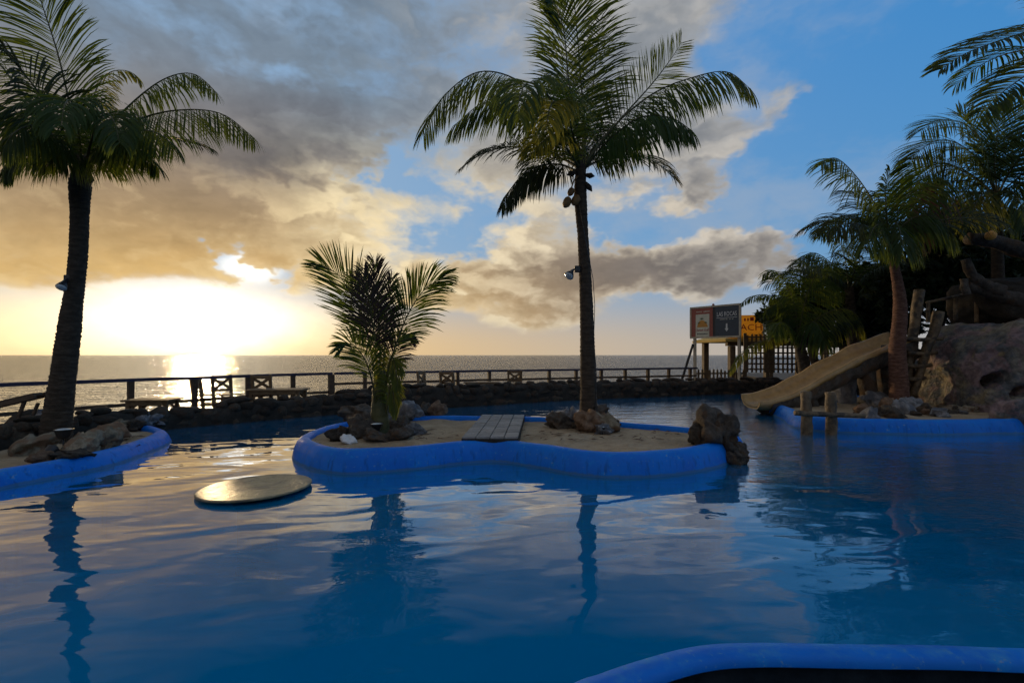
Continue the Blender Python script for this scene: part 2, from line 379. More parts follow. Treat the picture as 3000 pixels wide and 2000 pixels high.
def blue_paint():
    m_, b = new_mat('blue_paint')
    tc = b.node('ShaderNodeTexCoord').outputs['Object']
    n1 = b.noise(tc, 2.2, 5, 0.6); n2 = b.noise(tc, 24, 5, 0.65); n3 = b.noise(b.v('ADD', tc, (3, 8, 1)), 6.0, 6, 0.7)
    c = b.mix(b.smooth(n1, 0.3, 0.72), (0.0, 0.145, 0.64, 1), (0.0, 0.195, 0.74, 1))
    c = b.mix(b.smooth(n3, 0.54, 0.70, 0, 0.55), c, (0.015, 0.30, 0.72, 1))                     # sun faded patches
    c = b.mix(b.smooth(n2, 0.60, 0.70, 0, 0.7), c, (0.10, 0.30, 0.55, 1))                        # scuffs
    c = b.mix(b.smooth(b.add(n3, b.mul(n2, 0.4)), 0.86, 0.92, 0, 0.8), c, (0.30, 0.36, 0.40, 1))  # chips to bare cement
    nz = b.sep(b.node('ShaderNodeNewGeometry').outputs['Normal'])[2]
    c = b.mix(b.mul(b.smooth(nz, 0.75, 0.97), b.smooth(b.add(n3, b.mul(n2, 0.5)), 0.66, 0.90, 0, 0.5)), c, (0.05, 0.27, 0.60, 1))   # trodden, rubbed top
    z = b.sep(tc)[2]
    zz = b.add(z, b.mul(b.sub(n3, 0.5), 0.06))
    streak = b.noise(b.v('MULTIPLY', tc, (14, 14, 0.8)), 1.0, 4, 0.6)
    c = b.mix(b.mul(b.smooth(streak, 0.52, 0.70, 0, 0.55), b.smooth(z, 0.27, 0.12)), c, (0.0, 0.06, 0.24, 1))   # run-down marks on the face
    c = b.mix(b.mul(b.smooth(zz, 0.045, 0.02, 0, 0.7), b.smooth(zz, -0.02, 0.01)), c, (0.06, 0.17, 0.26, 1))  # scum line at the water
    p = b.node('ShaderNodeBsdfPrincipled'); b.put(p.inputs['Base Color'], c)
    b.put(p.inputs['Roughness'], b.lin(n3, 0.3, 0.7, 0.30, 0.68)); p.inputs['Specular IOR Level'].default_value = 0.25
    b.put(p.inputs['Normal'], bump(b, b.add(b.add(n1, b.mul(n2, 0.18)), b.mul(n3, 0.5)), 0.45, 0.014))
    return finish(m_, b, p.outputs[0])
blue_paint()
def pool_floor_mat():
    m_, b = new_mat('pool_floor')
    tc = b.node('ShaderNodeTexCoord').outputs['Object']
    n1 = b.noise(tc, 0.35, 4, 0.5)
    c = b.mix(b.smooth(n1, 0.3, 0.7), (0.004, 0.36, 0.60, 1), (0.004, 0.42, 0.60, 1))
    p = b.node('ShaderNodeBsdfDiffuse'); b.put(p.inputs[0], c)
    return finish(m_, b, p.outputs[0])
pool_floor_mat()
def water_mat():
    m_, b = new_mat('pool_water')
    tc = b.node('ShaderNodeTexCoord').outputs['Object']
    x, y, z = b.sep(tc)
    calm = b.noise(b.v('MULTIPLY', b.comb(x, b.m('MULTIPLY_ADD', x, -0.22, y), 0.0), (0.85, 1.6, 1)), 1.15, 1.0, 0.4, 0.6)
    mid = b.noise(b.v('MULTIPLY', tc, (0.9, 1.9, 1)), 2.9, 1, 0.4, 0.4)
    rip = b.noise(b.v('MULTIPLY', tc, (1.0, 1.6, 1)), 9.5, 3, 0.55, 0.2)
    breeze = b.smooth(b.add(b.add(b.mul(x, 0.42), b.mul(y, 0.16)), b.mul(b.sub(b.noise(tc, 0.35, 2), 0.5), 3.0)), 1.3, 3.4)
    h = b.add(b.mul(calm, 0.021), b.mul(mid, 0.0036))
    h = b.add(h, b.mul(rip, b.add(0.0002, b.mul(breeze, 0.0075))))
    bp = b.node('ShaderNodeBump'); bp.inputs['Strength'].default_value = 1.0; bp.inputs['Distance'].default_value = 1.0
    b.put(bp.inputs['Height'], h)
    fr = b.node('ShaderNodeFresnel'); fr.inputs[0].default_value = 1.36; b.l.new(bp.outputs[0], fr.inputs['Normal'])
    gl = b.node('ShaderNodeBsdfGlossy'); gl.inputs['Roughness'].default_value = 0.015; gl.inputs[0].default_value = (1, 1, 1, 1)
    b.l.new(bp.outputs[0], gl.inputs['Normal'])
    tr = b.node('ShaderNodeBsdfTransparent'); tr.inputs[0].default_value = (0.12, 0.62, 0.80, 1)
    df = b.node('ShaderNodeBsdfDiffuse'); df.inputs[0].default_value = (0.0, 0.28, 0.60, 1)      # light scattered back by the cloudy water
    bodyw = b.node('ShaderNodeMixShader'); bodyw.inputs[0].default_value = 0.55; b.l.new(tr.outputs[0], bodyw.inputs[1]); b.l.new(df.outputs[0], bodyw.inputs[2])
    mx = b.node('ShaderNodeMixShader'); b.put(mx.inputs[0], b.m('MINIMUM', b.m('MULTIPLY_ADD', fr.outputs[0], 2.9, -0.185, clamp=True), 0.80))
    b.l.new(bodyw.outputs[0], mx.inputs[1]); b.l.new(gl.outputs[0], mx.inputs[2])
    return finish(m_, b, mx.outputs[0])
water_mat()
def sea_mat():
    m_, b = new_mat('sea')
    tc = b.node('ShaderNodeTexCoord').outputs['Object']
    h = b.add(b.mul(b.noise(b.v('MULTIPLY', tc, (0.45, 1.0, 1)), 0.22, 3, 0.5), 1.5),
              b.mul(b.noise(b.v('MULTIPLY', tc, (0.45, 1.0, 1)), 0.9, 4, 0.6, 0.4), 0.75))
    bp = b.node('ShaderNodeBump'); bp.inputs['Strength'].default_value = 0.9; bp.inputs['Distance'].default_value = 1.0
    b.put(bp.inputs['Height'], h)
    fr = b.node('ShaderNodeFresnel'); fr.inputs[0].default_value = 1.33; b.l.new(bp.outputs[0], fr.inputs['Normal'])
    gl = b.node('ShaderNodeBsdfGlossy'); gl.inputs['Roughness'].default_value = 0.07; gl.inputs[0].default_value = (0.95, 0.95, 0.95, 1)
    b.l.new(bp.outputs[0], gl.inputs['Normal'])
    df = b.node('ShaderNodeBsdfDiffuse'); df.inputs[0].default_value = (0.012, 0.035, 0.05, 1)
    mx = b.node('ShaderNodeMixShader'); b.put(mx.inputs[0], fr.outputs[0])
    b.l.new(df.outputs[0], mx.inputs[1]); b.l.new(gl.outputs[0], mx.inputs[2])
    return finish(m_, b, mx.outputs[0])
sea_mat()
def painted_rock():
    m_, b = new_mat('rock_painted')
    tc = b.node('ShaderNodeTexCoord').outputs['Object']
    n1 = b.noise(tc, 1.5, 5, 0.6, 0.6); n2 = b.noise(tc, 9, 6, 0.6, 0.3); n3 = b.noise(b.v('ADD', tc, (5, 1, 3)), 1.9, 4, 0.6, 0.8)
    n4 = b.noise(b.v('ADD', tc, (1, 9, 2)), 2.6, 4, 0.6, 0.6)
    c = b.mix(b.smooth(n1, 0.40, 0.60), (0.12, 0.135, 0.15, 1), (0.28, 0.25, 0.19, 1))
    c = b.mix(b.smooth(n3, 0.47, 0.60, 0, 0.7), c, (0.33, 0.215, 0.225, 1))
    c = b.mix(b.smooth(n4, 0.54, 0.66, 0, 0.75), c, (0.34, 0.27, 0.14, 1))
    c = b.mix(b.smooth(n2, 0.4, 0.62, 0.0, 0.6), c, b.v('SCALE', c, scale=0.32))
    p = b.node('ShaderNodeBsdfPrincipled'); b.put(p.inputs['Base Color'], c); p.inputs['Roughness'].default_value = 0.7
    p.inputs['Specular IOR Level'].default_value = 0.35
    b.put(p.inputs['Normal'], bump(b, b.add(n1, b.mul(n2, 0.9)), 1.0, 0.11))
    return finish(m_, b, p.outputs[0])
painted_rock()
def plain(name, c, rough=0.5, glow=0.0):
    m_, b = new_mat(name)
    tc = b.node('ShaderNodeTexCoord').outputs['Object']
    cc = b.mix(b.smooth(b.noise(tc, 5, 5, 0.6), 0.35, 0.7, 0, 0.35), c, b_scale(c, 0.6))
    p = b.node('ShaderNodeBsdfPrincipled'); b.put(p.inputs['Base Color'], cc); p.inputs['Roughness'].default_value = rough
    if glow:                                            # thin canvas lit from behind
        t = b.node('ShaderNodeBsdfTranslucent'); b.put(t.inputs[0], cc); mx = b.node('ShaderNodeMixShader'); mx.inputs[0].default_value = glow
        b.l.new(p.outputs[0], mx.inputs[1]); b.l.new(t.outputs[0], mx.inputs[2]); return finish(m_, b, mx.outputs[0])
    return finish(m_, b, p.outputs[0])
plain('sign_maroon', (0.36, 0.095, 0.06, 1)); plain('sign_slate', (0.045, 0.062, 0.080, 1)); plain('sign_cream', (0.72, 0.70, 0.54, 1))
plain('sign_white', (0.82, 0.82, 0.78, 1)); plain('sign_red', (0.38, 0.03, 0.018, 1)); plain('sign_orange', (0.62, 0.28, 0.04, 1))
plain('sign_green', (0.05, 0.10, 0.03, 1)); plain('sign_black', (0.03, 0.03, 0.03, 1)); plain('sign_yellow', (0.95, 0.60, 0.12, 1), 0.5, 0.7)
plain('lens', (0.55, 0.60, 0.60, 1), 0.1)

# ------------------------------------------------------------------ sea, pool, terrace
def struct(name, me, mat):
    o = link(name, me, mat); o['kind'] = 'structure'; return o
def sheet(name, outline, z, mat):
    bm = bmesh.new(); vs_ = [bm.verts.new((p[0], p[1], z)) for p in outline]; f = bm.faces.new(vs_)
    bm.normal_update()
    if f.normal.z < 0: f.normal_flip()
    bmesh.ops.triangulate(bm, faces=bm.faces[:])
    me = bpy.data.meshes.new(name); bm.to_mesh(me); bm.free()
    return struct(name, me, MATS[mat])
SEA_Z = -1.6
ring = [(40000 * math.cos(a), 40000 * math.sin(a)) for a in [2 * math.pi * k / 96 for k in range(96)]]
sheet('sea', ring, SEA_Z, 'sea')

# line of the rock wall along the far side of the pool: pixel column and distance of its face
WALL = [(-330, 5.2), (-100, 6.5), (0, 7.1), (200, 8.35), (400, 9.8), (600, 11.0), (800, 12.35), (1100, 14.2), (1300, 15.9), (1500, 17.2), (1700, 18.5), (1850, 18.9), (2000, 18.6), (2150, 17.8)]
wall_pts = catmull([Vector(((px - 1176) / FOC * d, d, 0)) for px, d in WALL], 10)
wall_far = wall_pts + [Vector((20, 17.6, 0)), Vector((20, -2.5, 0))]
# near edge of the pool (crest of the kerb by the camera)
near_px = [(2420, 1497), (2150, 1491), (1900, 1487), (1700, 1485), (1600, 1494), (1500, 1520), (1400, 1553), (1300, 1595)]
near_crest = [G(px, py, 0.30) for px, py in near_px]
near_crest = [Vector((9.0, 2.6, 0.3)), Vector((5.0, 2.15, 0.3)), Vector((3.0, 1.99, 0.3))] + near_crest + [Vector((-0.6, 1.15, 0.3)), Vector((-1.8, 0.5, 0.3)), Vector((-3.4, -1.0, 0.3)), Vector((-5.0, -4.5, 0.3))]
near_line = catmull(near_crest, 8)
pool_outline = [(p.x, p.y) for p in wall_pts] + [(20, 17.6), (20, 3.4)] + [(p.x, p.y) for p in near_line] + [(-12, -4.5), (-12, 3.0)]
sheet('pool_water', pool_outline, 0.0, 'pool_water')
sheet('pool_floor', pool_outline, -1.15, 'pool_floor')
# ground on the camera's side of the kerb
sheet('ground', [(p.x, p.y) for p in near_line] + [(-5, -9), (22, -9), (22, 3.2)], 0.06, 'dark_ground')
# terrace between the wall and the railing
RAIL = [(-330, 7.4), (0, 9.2), (300, 11.1), (613, 13.7), (763, 14.9), (1000, 16.6), (1300, 18.7), (1585, 20.9), (1800, 22.5)]
rail_line = catmull([Vector(((px - 1176) / FOC * d, d, 0)) for px, d in RAIL], 12)
terrace = [(p.x, p.y + 0.25) for p in wall_pts] + [(20, 17.9), (40, 18), (40, 40), (18, 40), (14.5, 25.5)] + [(p.x - 0.25, p.y + 0.35) for p in reversed(rail_line)]
sheet('terrace_ground', terrace, 0.03, 'deck')
# retaining face down to the sea
skirt_v, skirt_f = [], []
edge_ = [(40, 40), (18, 40), (14.5, 25.5)] + [(p.x - 0.25, p.y + 0.35) for p in reversed(rail_line)]
for i, (x_, y_) in enumerate(edge_):
    skirt_v += [(x_, y_, 0.03), (x_, y_, -2.2)]
    if i: skirt_f.append((2 * i - 2, 2 * i, 2 * i + 1, 2 * i - 1))
struct('sea_wall_face', mesh('sea_wall_face', skirt_v, skirt_f), MATS['mortar'])

# ------------------------------------------------------------------ rocks
def rock_mesh(name, seed, sub=3, rough=0.35, flat=0.55, pit=0.0):
    bm = bmesh.new(); bmesh.ops.create_icosphere(bm, subdivisions=sub, radius=0.5)
    r_ = random.Random(seed); off = Vector((r_.uniform(0, 90), r_.uniform(0, 90), r_.uniform(0, 90)))
    for v in bm.verts:
        p = v.co.copy(); q = p * 2.0 + off
        k = 1 + rough * mnoise.noise(q * 1.1) * 1.4 + rough * 0.6 * mnoise.noise(q * 2.6) + rough * 0.38 * mnoise.noise(q * 5.5) + rough * 0.2 * mnoise.noise(q * 12.0)
        if pit: k -= pit * max(0.0, mnoise.noise(q * 4.2) - 0.1) + pit * 0.5 * abs(mnoise.noise(q * 9.0))
        # a few broken flats
        v.co = p * k
    for _ in range(4):
        n = Vector((r_.uniform(-1, 1), r_.uniform(-1, 1), r_.uniform(-.3, 1))).normalized(); d_ = r_.uniform(0.36, 0.46)
        for v in bm.verts:
            e = v.co.dot(n) - d_
            if e > 0: v.co -= n * e * 0.8
    for v in bm.verts:
        if v.co.z < -0.5 * flat: v.co.z = -0.5 * flat
    return bm_mesh(name, bm, smooth=True)
ROCKS = [rock_mesh('rock', i, 4, 0.50, 0.55, 0.14) for i in range(8)]
CORAL = [rock_mesh('coral_rock', 40 + i, 4, 0.42, 0.7, 0.35) for i in range(4)]
STONES = [rock_mesh('stone', 80 + i, 2, 0.35, 0.9) for i in range(6)]
_cache = {}
def with_mat(me, mat):
    k = (me.name, mat)
    if k not in _cache:
        m2 = me.copy(); m2.materials.clear(); m2.materials.append(MATS[mat]); _cache[k] = m2
    return _cache[k]
def rock(loc, size, mat, label, group, src=ROCKS, name='rock', rot=None, i=None):
    me = with_mat(src[rng.randrange(len(src)) if i is None else i], mat)
    o = bpy.data.objects.new(name, me); col.objects.link(o); o.location = loc; o.scale = size
    o.rotation_euler = rot if rot else (rng.uniform(-.25, .25), rng.uniform(-.25, .25), rng.uniform(0, 6.28))
    return tag(o, label, 'rock', group)

# rock wall: a mortar core and stones proud of it
wall = empty('stone_wall', wall_pts[0], 'low dark rock wall of rough stones along the far side of the pool', 'wall')
HW = [(-330, .50), (0, .51), (300, .50), (400, .42), (450, .37), (500, .40), (560, .51), (640, .50), (700, .47), (760, .50), (830, .66), (950, .66), (1100, .64), (1300, .64), (1500, .63), (1650, .60), (2150, .62)]
def wall_h(px):
    for (a, ha), (c, hc) in zip(HW, HW[1:]):
        if a <= px <= c: return ha + (hc - ha) * (px - a) / (c - a)
    return 0.6
wl = resample(wall_pts, 240)
cv, cf = [], []
prof = [(-0.02, -1.2), (-0.03, 0.0), (-0.01, 0.45), (0.03, 0.8), (0.12, 0.97), (0.3, 1.0), (0.42, 0.85), (0.48, 0.0)]
wn = []
for i, p in enumerate(wl):
    t = (wl[min(i + 1, 239)] - wl[max(i - 1, 0)]).normalized(); n = Vector((-t.y, t.x, 0)); wn.append(n)
    h = wall_h(p.x / p.y * FOC + 1176) - 0.06
    for (o_, f_) in prof:
        z_ = f_ * h if f_ >= 0 else f_
        q = p + n * o_; q += n * 0.07 * mnoise.noise(Vector((p.x * 2.6, p.y * 2.6, f_ * 4 + 9))); q.z = z_ + 0.07 * mnoise.noise(Vector((p.x * 2.1, p.y * 2.1, f_ * 3))); cv.append(q - wl[0])
    if i:
        a = (i - 1) * len(prof); c = i * len(prof)
        for k in range(len(prof) - 1): cf.append((a + k, c + k, c + k + 1, a + k + 1))
link('mortar_core', mesh('mortar_core', cv, cf), MATS['mortar'], wall)
fine_wl = resample(wall_pts, 1200); LW = sum((fine_wl[i + 1] - fine_wl[i]).length for i in range(1199))
nst = 0
for course, (zf, step, sc) in enumerate(((0.14, 0.46, 0.34), (0.46, 0.42, 0.31), (0.76, 0.38, 0.29), (0.99, 0.45, 0.30))):
    s = rng.uniform(0, .3)
    while s < LW and nst < 296:
        k = min(int(s / LW * 1199), 1198); p = fine_wl[k]; t = (fine_wl[k + 1] - p).normalized(); n = Vector((-t.y, t.x, 0))
        h = wall_h(p.x / p.y * FOC + 1176)
        o = bpy.data.objects.new('stone', with_mat(STONES[rng.randrange(6)], 'rock_wall')); col.objects.link(o); o.parent = wall
        off = 0.085 if course < 3 else 0.22 + rng.uniform(-.06, .08)
        q = p + n * off; q.z = h * zf - 0.04 + rng.uniform(-.03, .03); o.location = q - wl[0]
        w_ = sc * rng.choice((0.7, 0.9, 1.1, 1.5, 1.9)) * rng.uniform(0.9, 1.1)
        o.scale = (w_ * 1.25, sc * 0.85, sc * rng.uniform(0.6, 1.15) * (0.6 if course == 3 else 1))
        o.rotation_euler = (rng.uniform(-.2, .2), rng.uniform(-.15, .15), math.atan2(t.y, t.x) + rng.uniform(-.3, .3))
        s += w_ * rng.uniform(1.0, 1.5); nst += 1

# ------------------------------------------------------------------ kerbs and islands
def kerb_mesh(name, line, closed, side, z0, wid=1.0, low=-1.2):
    """rounded kerb swept along its crest; side=+1 when the water lies to the left of the walking direction"""
    prof = [(-0.09, z0 - 0.16), (-0.085, z0 - 0.05), (-0.06, z0 - 0.010), (-0.02, z0), (0.035 * wid, z0 - 0.008), (0.075 * wid, z0 - 0.032), (0.108 * wid, z0 - 0.075),
            (0.14 * wid, z0 - 0.14), (0.175 * wid, -0.02), (0.18 * wid, -0.3), (0.18 * wid, low)]
    n = len(line); vs_, fs = [], []; m_ = len(prof)
    for i, p in enumerate(line):
        a = line[(i - 1) % n] if (closed or i) else p; c = line[(i + 1) % n] if (closed or i < n - 1) else p
        t = (c - a); t.z = 0; t.normalize(); nn = Vector((-t.y, t.x, 0)) * side
        wob = 1 + 0.10 * mnoise.noise(Vector((p.x * 0.9, p.y * 0.9, 1.3)))
        for o_, z_ in prof:
            q = p + nn * o_ * wob; q.z = z_ + (0.012 * mnoise.noise(Vector((p.x * 1.3, p.y * 1.3, 4))) if z_ > 0 else 0); vs_.append(q)
    for i in range(n if closed else n - 1):
        a, c = i * m_, ((i + 1) % n) * m_
        for k in range(m_ - 1):
            f = (a + k, c + k, c + k + 1, a + k + 1)
            fs.append(f if side < 0 else f[::-1])
    if not closed:
        fs.append(tuple(range(m_))); fs.append(tuple((n - 1) * m_ + k for k in range(m_ - 1, -1, -1)))
    return mesh(name, vs_, fs)
def sand_mesh(name, outline, z):
    """a bed of sand: a grid clipped to the outline with soft humps"""
    bm = bmesh.new(); vs_ = [bm.verts.new((p.x, p.y, z)) for p in outline]; f = bm.faces.new(vs_); bm.normal_update()
    if f.normal.z < 0: f.normal_flip()
    bmesh.ops.triangulate(bm, faces=bm.faces[:])
    xs = [p.x for p in outline]; ys = [p.y for p in outline]
    for ax, lo, hi in ((0, min(xs), max(xs)), (1, min(ys), max(ys))):
        k = lo + 0.12
        while k < hi:
            co = Vector((k, 0, 0)) if ax == 0 else Vector((0, k, 0)); no = Vector((1, 0, 0)) if ax == 0 else Vector((0, 1, 0))
            bmesh.ops.bisect_plane(bm, geom=bm.verts[:] + bm.edges[:] + bm.faces[:], plane_co=co, plane_no=no); k += 0.17
    for v in bm.verts:
        v.co.z += 0.035 * mnoise.noise(Vector((v.co.x * 1.7, v.co.y * 1.7, 2))) + 0.016 * mnoise.noise(Vector((v.co.x * 5, v.co.y * 5, 7)))
    me = bpy.data.meshes.new(name); bm.to_mesh(me); bm.free()
    me.polygons.foreach_set('use_smooth', [True] * len(me.polygons)); return me
def shift(me, v):
    me.transform(Matrix.Translation(-Vector(v))); return me
def island(px_list, z0, closed, side, label, extra=None, wid=1.0):
    P = [G(px, py, z0) if len(q) == 0 else Vector((q[0], q[1], z0)) for (px, py, *q) in px_list]
    line = catmull(P, 10, closed); c = sum(P, Vector()) / len(P); c.z = 0
    root = empty('pool_island', c, label, 'pool island')
    link('kerb', shift(kerb_mesh('kerb', line, closed, side, z0, wid), c), MATS['blue_paint'], root)
    out = line if closed else line + [Vector(p) for p in extra]
    link('sand_bed', shift(sand_mesh('sand_bed', out, z0 - 0.075), c), MATS['sand'], root)
    return root, line
CZ = 0.29
front = [(700, 1001), (728, 1019), (790, 1030), (860, 1029), (960, 1022), (1060, 1012), (1150, 1009), (1240, 1019), (1330, 1032), (1420, 1037), (1520, 1033), (1600, 1023), (1652, 1011)]
backp = [(1684, 996), (1640, 986), (1570, 981), (1480, 973), (1400, 966), (1300, 960), (1200, 956), (1080, 954), (960, 955), (870, 958), (800, 967), (745, 980)]
center_island, center_line = island(front + backp, CZ, True, -1, 'long wavy sand island with a bright blue rounded kerb in mid pool')
LZ = 0.20
lp = [(-330, 1125), (-150, 1104), (0, 1076), (110, 1058), (205, 1041), (290, 1019), (345, 1001), (368, 988), (350, 979), (322, 975)]
PL = [G(px, py, LZ) for px, py in lp]
left_island, left_line = island([(px, py) for px, py in lp], LZ, False, -1, 'sand island with blue kerb at the left edge beside the rock wall',
    [q + Vector((0.15, 0.1, 0)) for q in reversed([w for w in wl if w.x / w.y * FOC + 1176 < 330][4::4])] + [Vector((-8.4, 4.4, 0))])
IZ = 0.27
ip = [(1815, 938), (1835, 950), (1880, 957), (1950, 960), (2040, 962), (2150, 963), (2260, 961), (2330, 955)]
isl = [(q[0], q[1]) for q in ip]
iback = [(0, 0, 12.4, 13.4), (0, 0, 11.0, 14.6), (0, 0, 9.4, 14.9), (0, 0, 8.0, 14.2), (0, 0, 7.0, 12.9)]
right_island, right_line = island(isl + iback, IZ, True, -1, 'blue kerbed islet below the slide and the painted grotto', wid=1.0)
# kerb of the near pool edge
nk = empty('pool_kerb', (near_line[40].x, near_line[40].y, 0), 'blue painted pool kerb curving across the bottom right corner', 'kerb')
def strip_mesh(name, line, prof, side):
    vs_, fs = [], []; n, m_ = len(line), len(prof)
    for i, p in enumerate(line):
        t = line[min(i + 1, n - 1)] - line[max(i - 1, 0)]; t.z = 0; t.normalize(); nn = Vector((-t.y, t.x, 0)) * side
        for o_, z_ in prof: q = p + nn * o_; q.z = z_ + 0.006 * mnoise.noise(Vector((p.x * 2, p.y * 2, 3))); vs_.append(q)
        if i:
            a, c = (i - 1) * m_, i * m_
            for k in range(m_ - 1): fs.append((a + k, c + k, c + k + 1, a + k + 1))
    return mesh(name, vs_, fs)
link('coping', shift(strip_mesh('coping', near_line, [(-0.062, 0.255), (-0.060, 0.277), (-0.045, 0.293), (0.0, 0.30), (0.04, 0.294), (0.066, 0.274), (0.078, 0.235), (0.082, 0.12), (0.084, -0.1), (0.085, -1.2)], -1), nk.location), MATS['blue_paint'], nk)
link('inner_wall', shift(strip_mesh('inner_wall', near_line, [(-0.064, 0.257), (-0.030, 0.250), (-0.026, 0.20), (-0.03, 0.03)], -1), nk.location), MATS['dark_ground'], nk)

# tiled path over the middle island
far_l, far_r, nr_l, nr_r = W(1107, 950, 9.45), W(1205, 951, 9.45), W(1060, 1004, 6.85), W(1190, 1006, 6.85)
pz = CZ + 0.035
path = empty('tile_path', ((far_l + nr_r) / 2).xy.to_3d() + Vector((0, 0, CZ - .1)), 'grey square tile path crossing the wavy sand island', 'path')
bm = bmesh.new()
q4 = [Vector((p.x, p.y, 0)) for p in (nr_l, nr_r, far_r, far_l)]
vb = [bm.verts.new(p - path.location + Vector((0, 0, pz - 0.012))) for p in q4] + [bm.verts.new(p - path.location + Vector((0, 0, pz - 0.14))) for p in q4]
for f in ((0, 1, 2, 3), (0, 4, 5, 1), (1, 5, 6, 2), (2, 6, 7, 3), (3, 7, 4, 0)): bm.faces.new([vb[k] for k in f])
link('bed', bm_mesh('bed', bm), MATS['mortar'], path)
NC, NR = 4, 11
def bil(u, v): return (q4[0] * (1 - u) + q4[1] * u) * (1 - v) + (q4[3] * (1 - u) + q4[2] * u) * v
for i in range(NC):
    for j in range(NR):
        g = 0.012
        c4 = [bil((i + a) / NC, (j + c) / NR) for a, c in ((0, 0), (1, 0), (1, 1), (0, 1))]
        cen = sum(c4, Vector()) / 4; bm = bmesh.new(); top = []; bot = []; h = rng.uniform(-.003, .004)
        for p in c4:
            d_ = (cen - p).normalized() * g; top.append(bm.verts.new(p + d_ - cen + Vector((0, 0, 0.012 + h)))); bot.append(bm.verts.new(p + d_ * .7 - cen + Vector((0, 0, -0.02))))
        bm.faces.new(top)
        for k in range(4): bm.faces.new((top[k], bot[k], bot[(k + 1) % 4], top[(k + 1) % 4]))
        o = link('tile', bm_mesh('tile', bm), MATS['tile'], path); o.location = cen + Vector((0, 0, pz)) - path.location

# ------------------------------------------------------------------ rocks on the islands
def rk(px, py, z, w, h, mat, label, group, src=ROCKS, dp=1.0, i=None, name='rock'):
    """rock whose visible foot is at pixel (px, py) on ground height z; w, h in pixels"""
    p = G(px, py, z); s = p.y / FOC
    wd = w * s; ht = h * s
    p.y += wd * dp * 0.3; p.z = z + ht * 0.30
    return rock(p, (wd * 1.08, wd * dp, ht * 1.28), mat, label, group, src, name, i=i)
g1 = 'rocks round the foot of the left palm'
LS = LZ - 0.06
for (px, py, w, h, mt, lb) in [
    (55, 1042, 70, 46, 'rock_pale', 'wide pale rock on the left sand, left of the left palm'),
    (15, 1010, 70, 34, 'rock_grey', 'low rock at the left picture edge behind the wide pale rock'),
    (92, 990, 62, 52, 'rock_grey', 'tall rock against the left side of the left palm trunk'),
    (78, 1066, 50, 26, 'rock_rust', 'brown rock by the kerb beside the white ground lamp'),
    (172, 1046, 74, 52, 'rock_pale', 'pale boulder in front of the left palm trunk'),
    (222, 1034, 66, 54, 'rock_pale', 'long sandy boulder right of the left palm foot'),
    (150, 1060, 66, 28, 'rock_dark', 'dark low rock between the white lamp and the pale boulder'),
    (240, 1012, 75, 38, 'rock_rust', 'rust coloured rock behind the long sandy boulder'),
    (215, 985, 62, 36, 'rock_grey', 'grey rock behind the left palm, under the rock wall'),
    (258, 992, 42, 24, 'rock_pale', 'small rock in the row below the rock wall, left of the kerb end'),
    (292, 988, 46, 24, 'rock_dark', 'dark small rock in the row below the wall near the kerb end'),
    (314, 978, 46, 34, 'rock_grey', 'pointed grey rock at the end of the left blue kerb'),
    (346, 975, 40, 26, 'rock_grey', 'rightmost grey rock on the end of the left blue kerb'),
    (36, 975, 60, 28, 'rock_dark', 'dark rock under the wall at far left')]:
    rk(px, py, LS, w, h, mt, lb, g1)
CS = CZ - 0.07
g2 = 'rocks round the young palm'
for (px, py, w, h, mt, lb) in [
    (795, 1018, 34, 22, 'white_plastic', 'small white rounded stone in front of the young palm'),
    (775, 1008, 44, 32, 'rock_dark', 'dark rock just left of the white stone'),
    (828, 1004, 84, 42, 'rock_dark', 'broad dark rock at the left foot of the young palm'),
    (815, 972, 82, 46, 'rock_dark', 'big dark boulder behind the young palm on its left'),
    (862, 1014, 64, 22, 'rock_dark', 'flat dark rock right in front of the young palm'),
    (905, 1012, 56, 30, 'rock_dark', 'dark rock at the right foot of the young palm'),
    (948, 1000, 46, 28, 'rock_grey', 'greyish rock right of the young palm on the sand'),
    (915, 988, 54, 32, 'rock_dark', 'dark rock close behind the right side of the young palm'),
    (932, 966, 70, 44, 'rock_grey', 'large humped rock behind the young palm on its right'),
    (970, 962, 40, 34, 'rock_dark', 'small rock between the large humped rock and the rust rock'),
    (1000, 961, 50, 36, 'rock_rust', 'rust rock at the end of the row behind the young palm'),
    (885, 975, 44, 26, 'rock_grey', 'half hidden rock straight behind the young palm stem')]:
    rk(px, py, CS, w, h, mt, lb, g2)
g3 = 'rocks round the tall coconut palm'
for (px, py, w, h, mt, lb) in [
    (1288, 984, 60, 36, 'rock_dark', 'dark rock at the left end of the ring round the tall palm'),
    (1312, 978, 46, 40, 'rock_grey', 'pale topped rock left of the tall palm foot'),
    (1332, 985, 30, 28, 'rock_dark', 'small rock in front of the tall palm foot'),
    (1358, 992, 64, 50, 'rock_rust', 'brown boulder in front of the tall palm trunk'),
    (1392, 990, 64, 46, 'rock_pale', 'slanting brown boulder right of the tall palm trunk'),
    (1390, 996, 40, 22, 'rock_grey', 'pale small rock before the slanting boulder'),
    (1412, 990, 30, 26, 'rock_dark', 'rock at the right end of the ring round the tall palm'),
    (1375, 966, 60, 34, 'rock_dark', 'dark rock half hidden behind the tall palm trunk')]:
    rk(px, py, CS, w, h, mt, lb, g3)
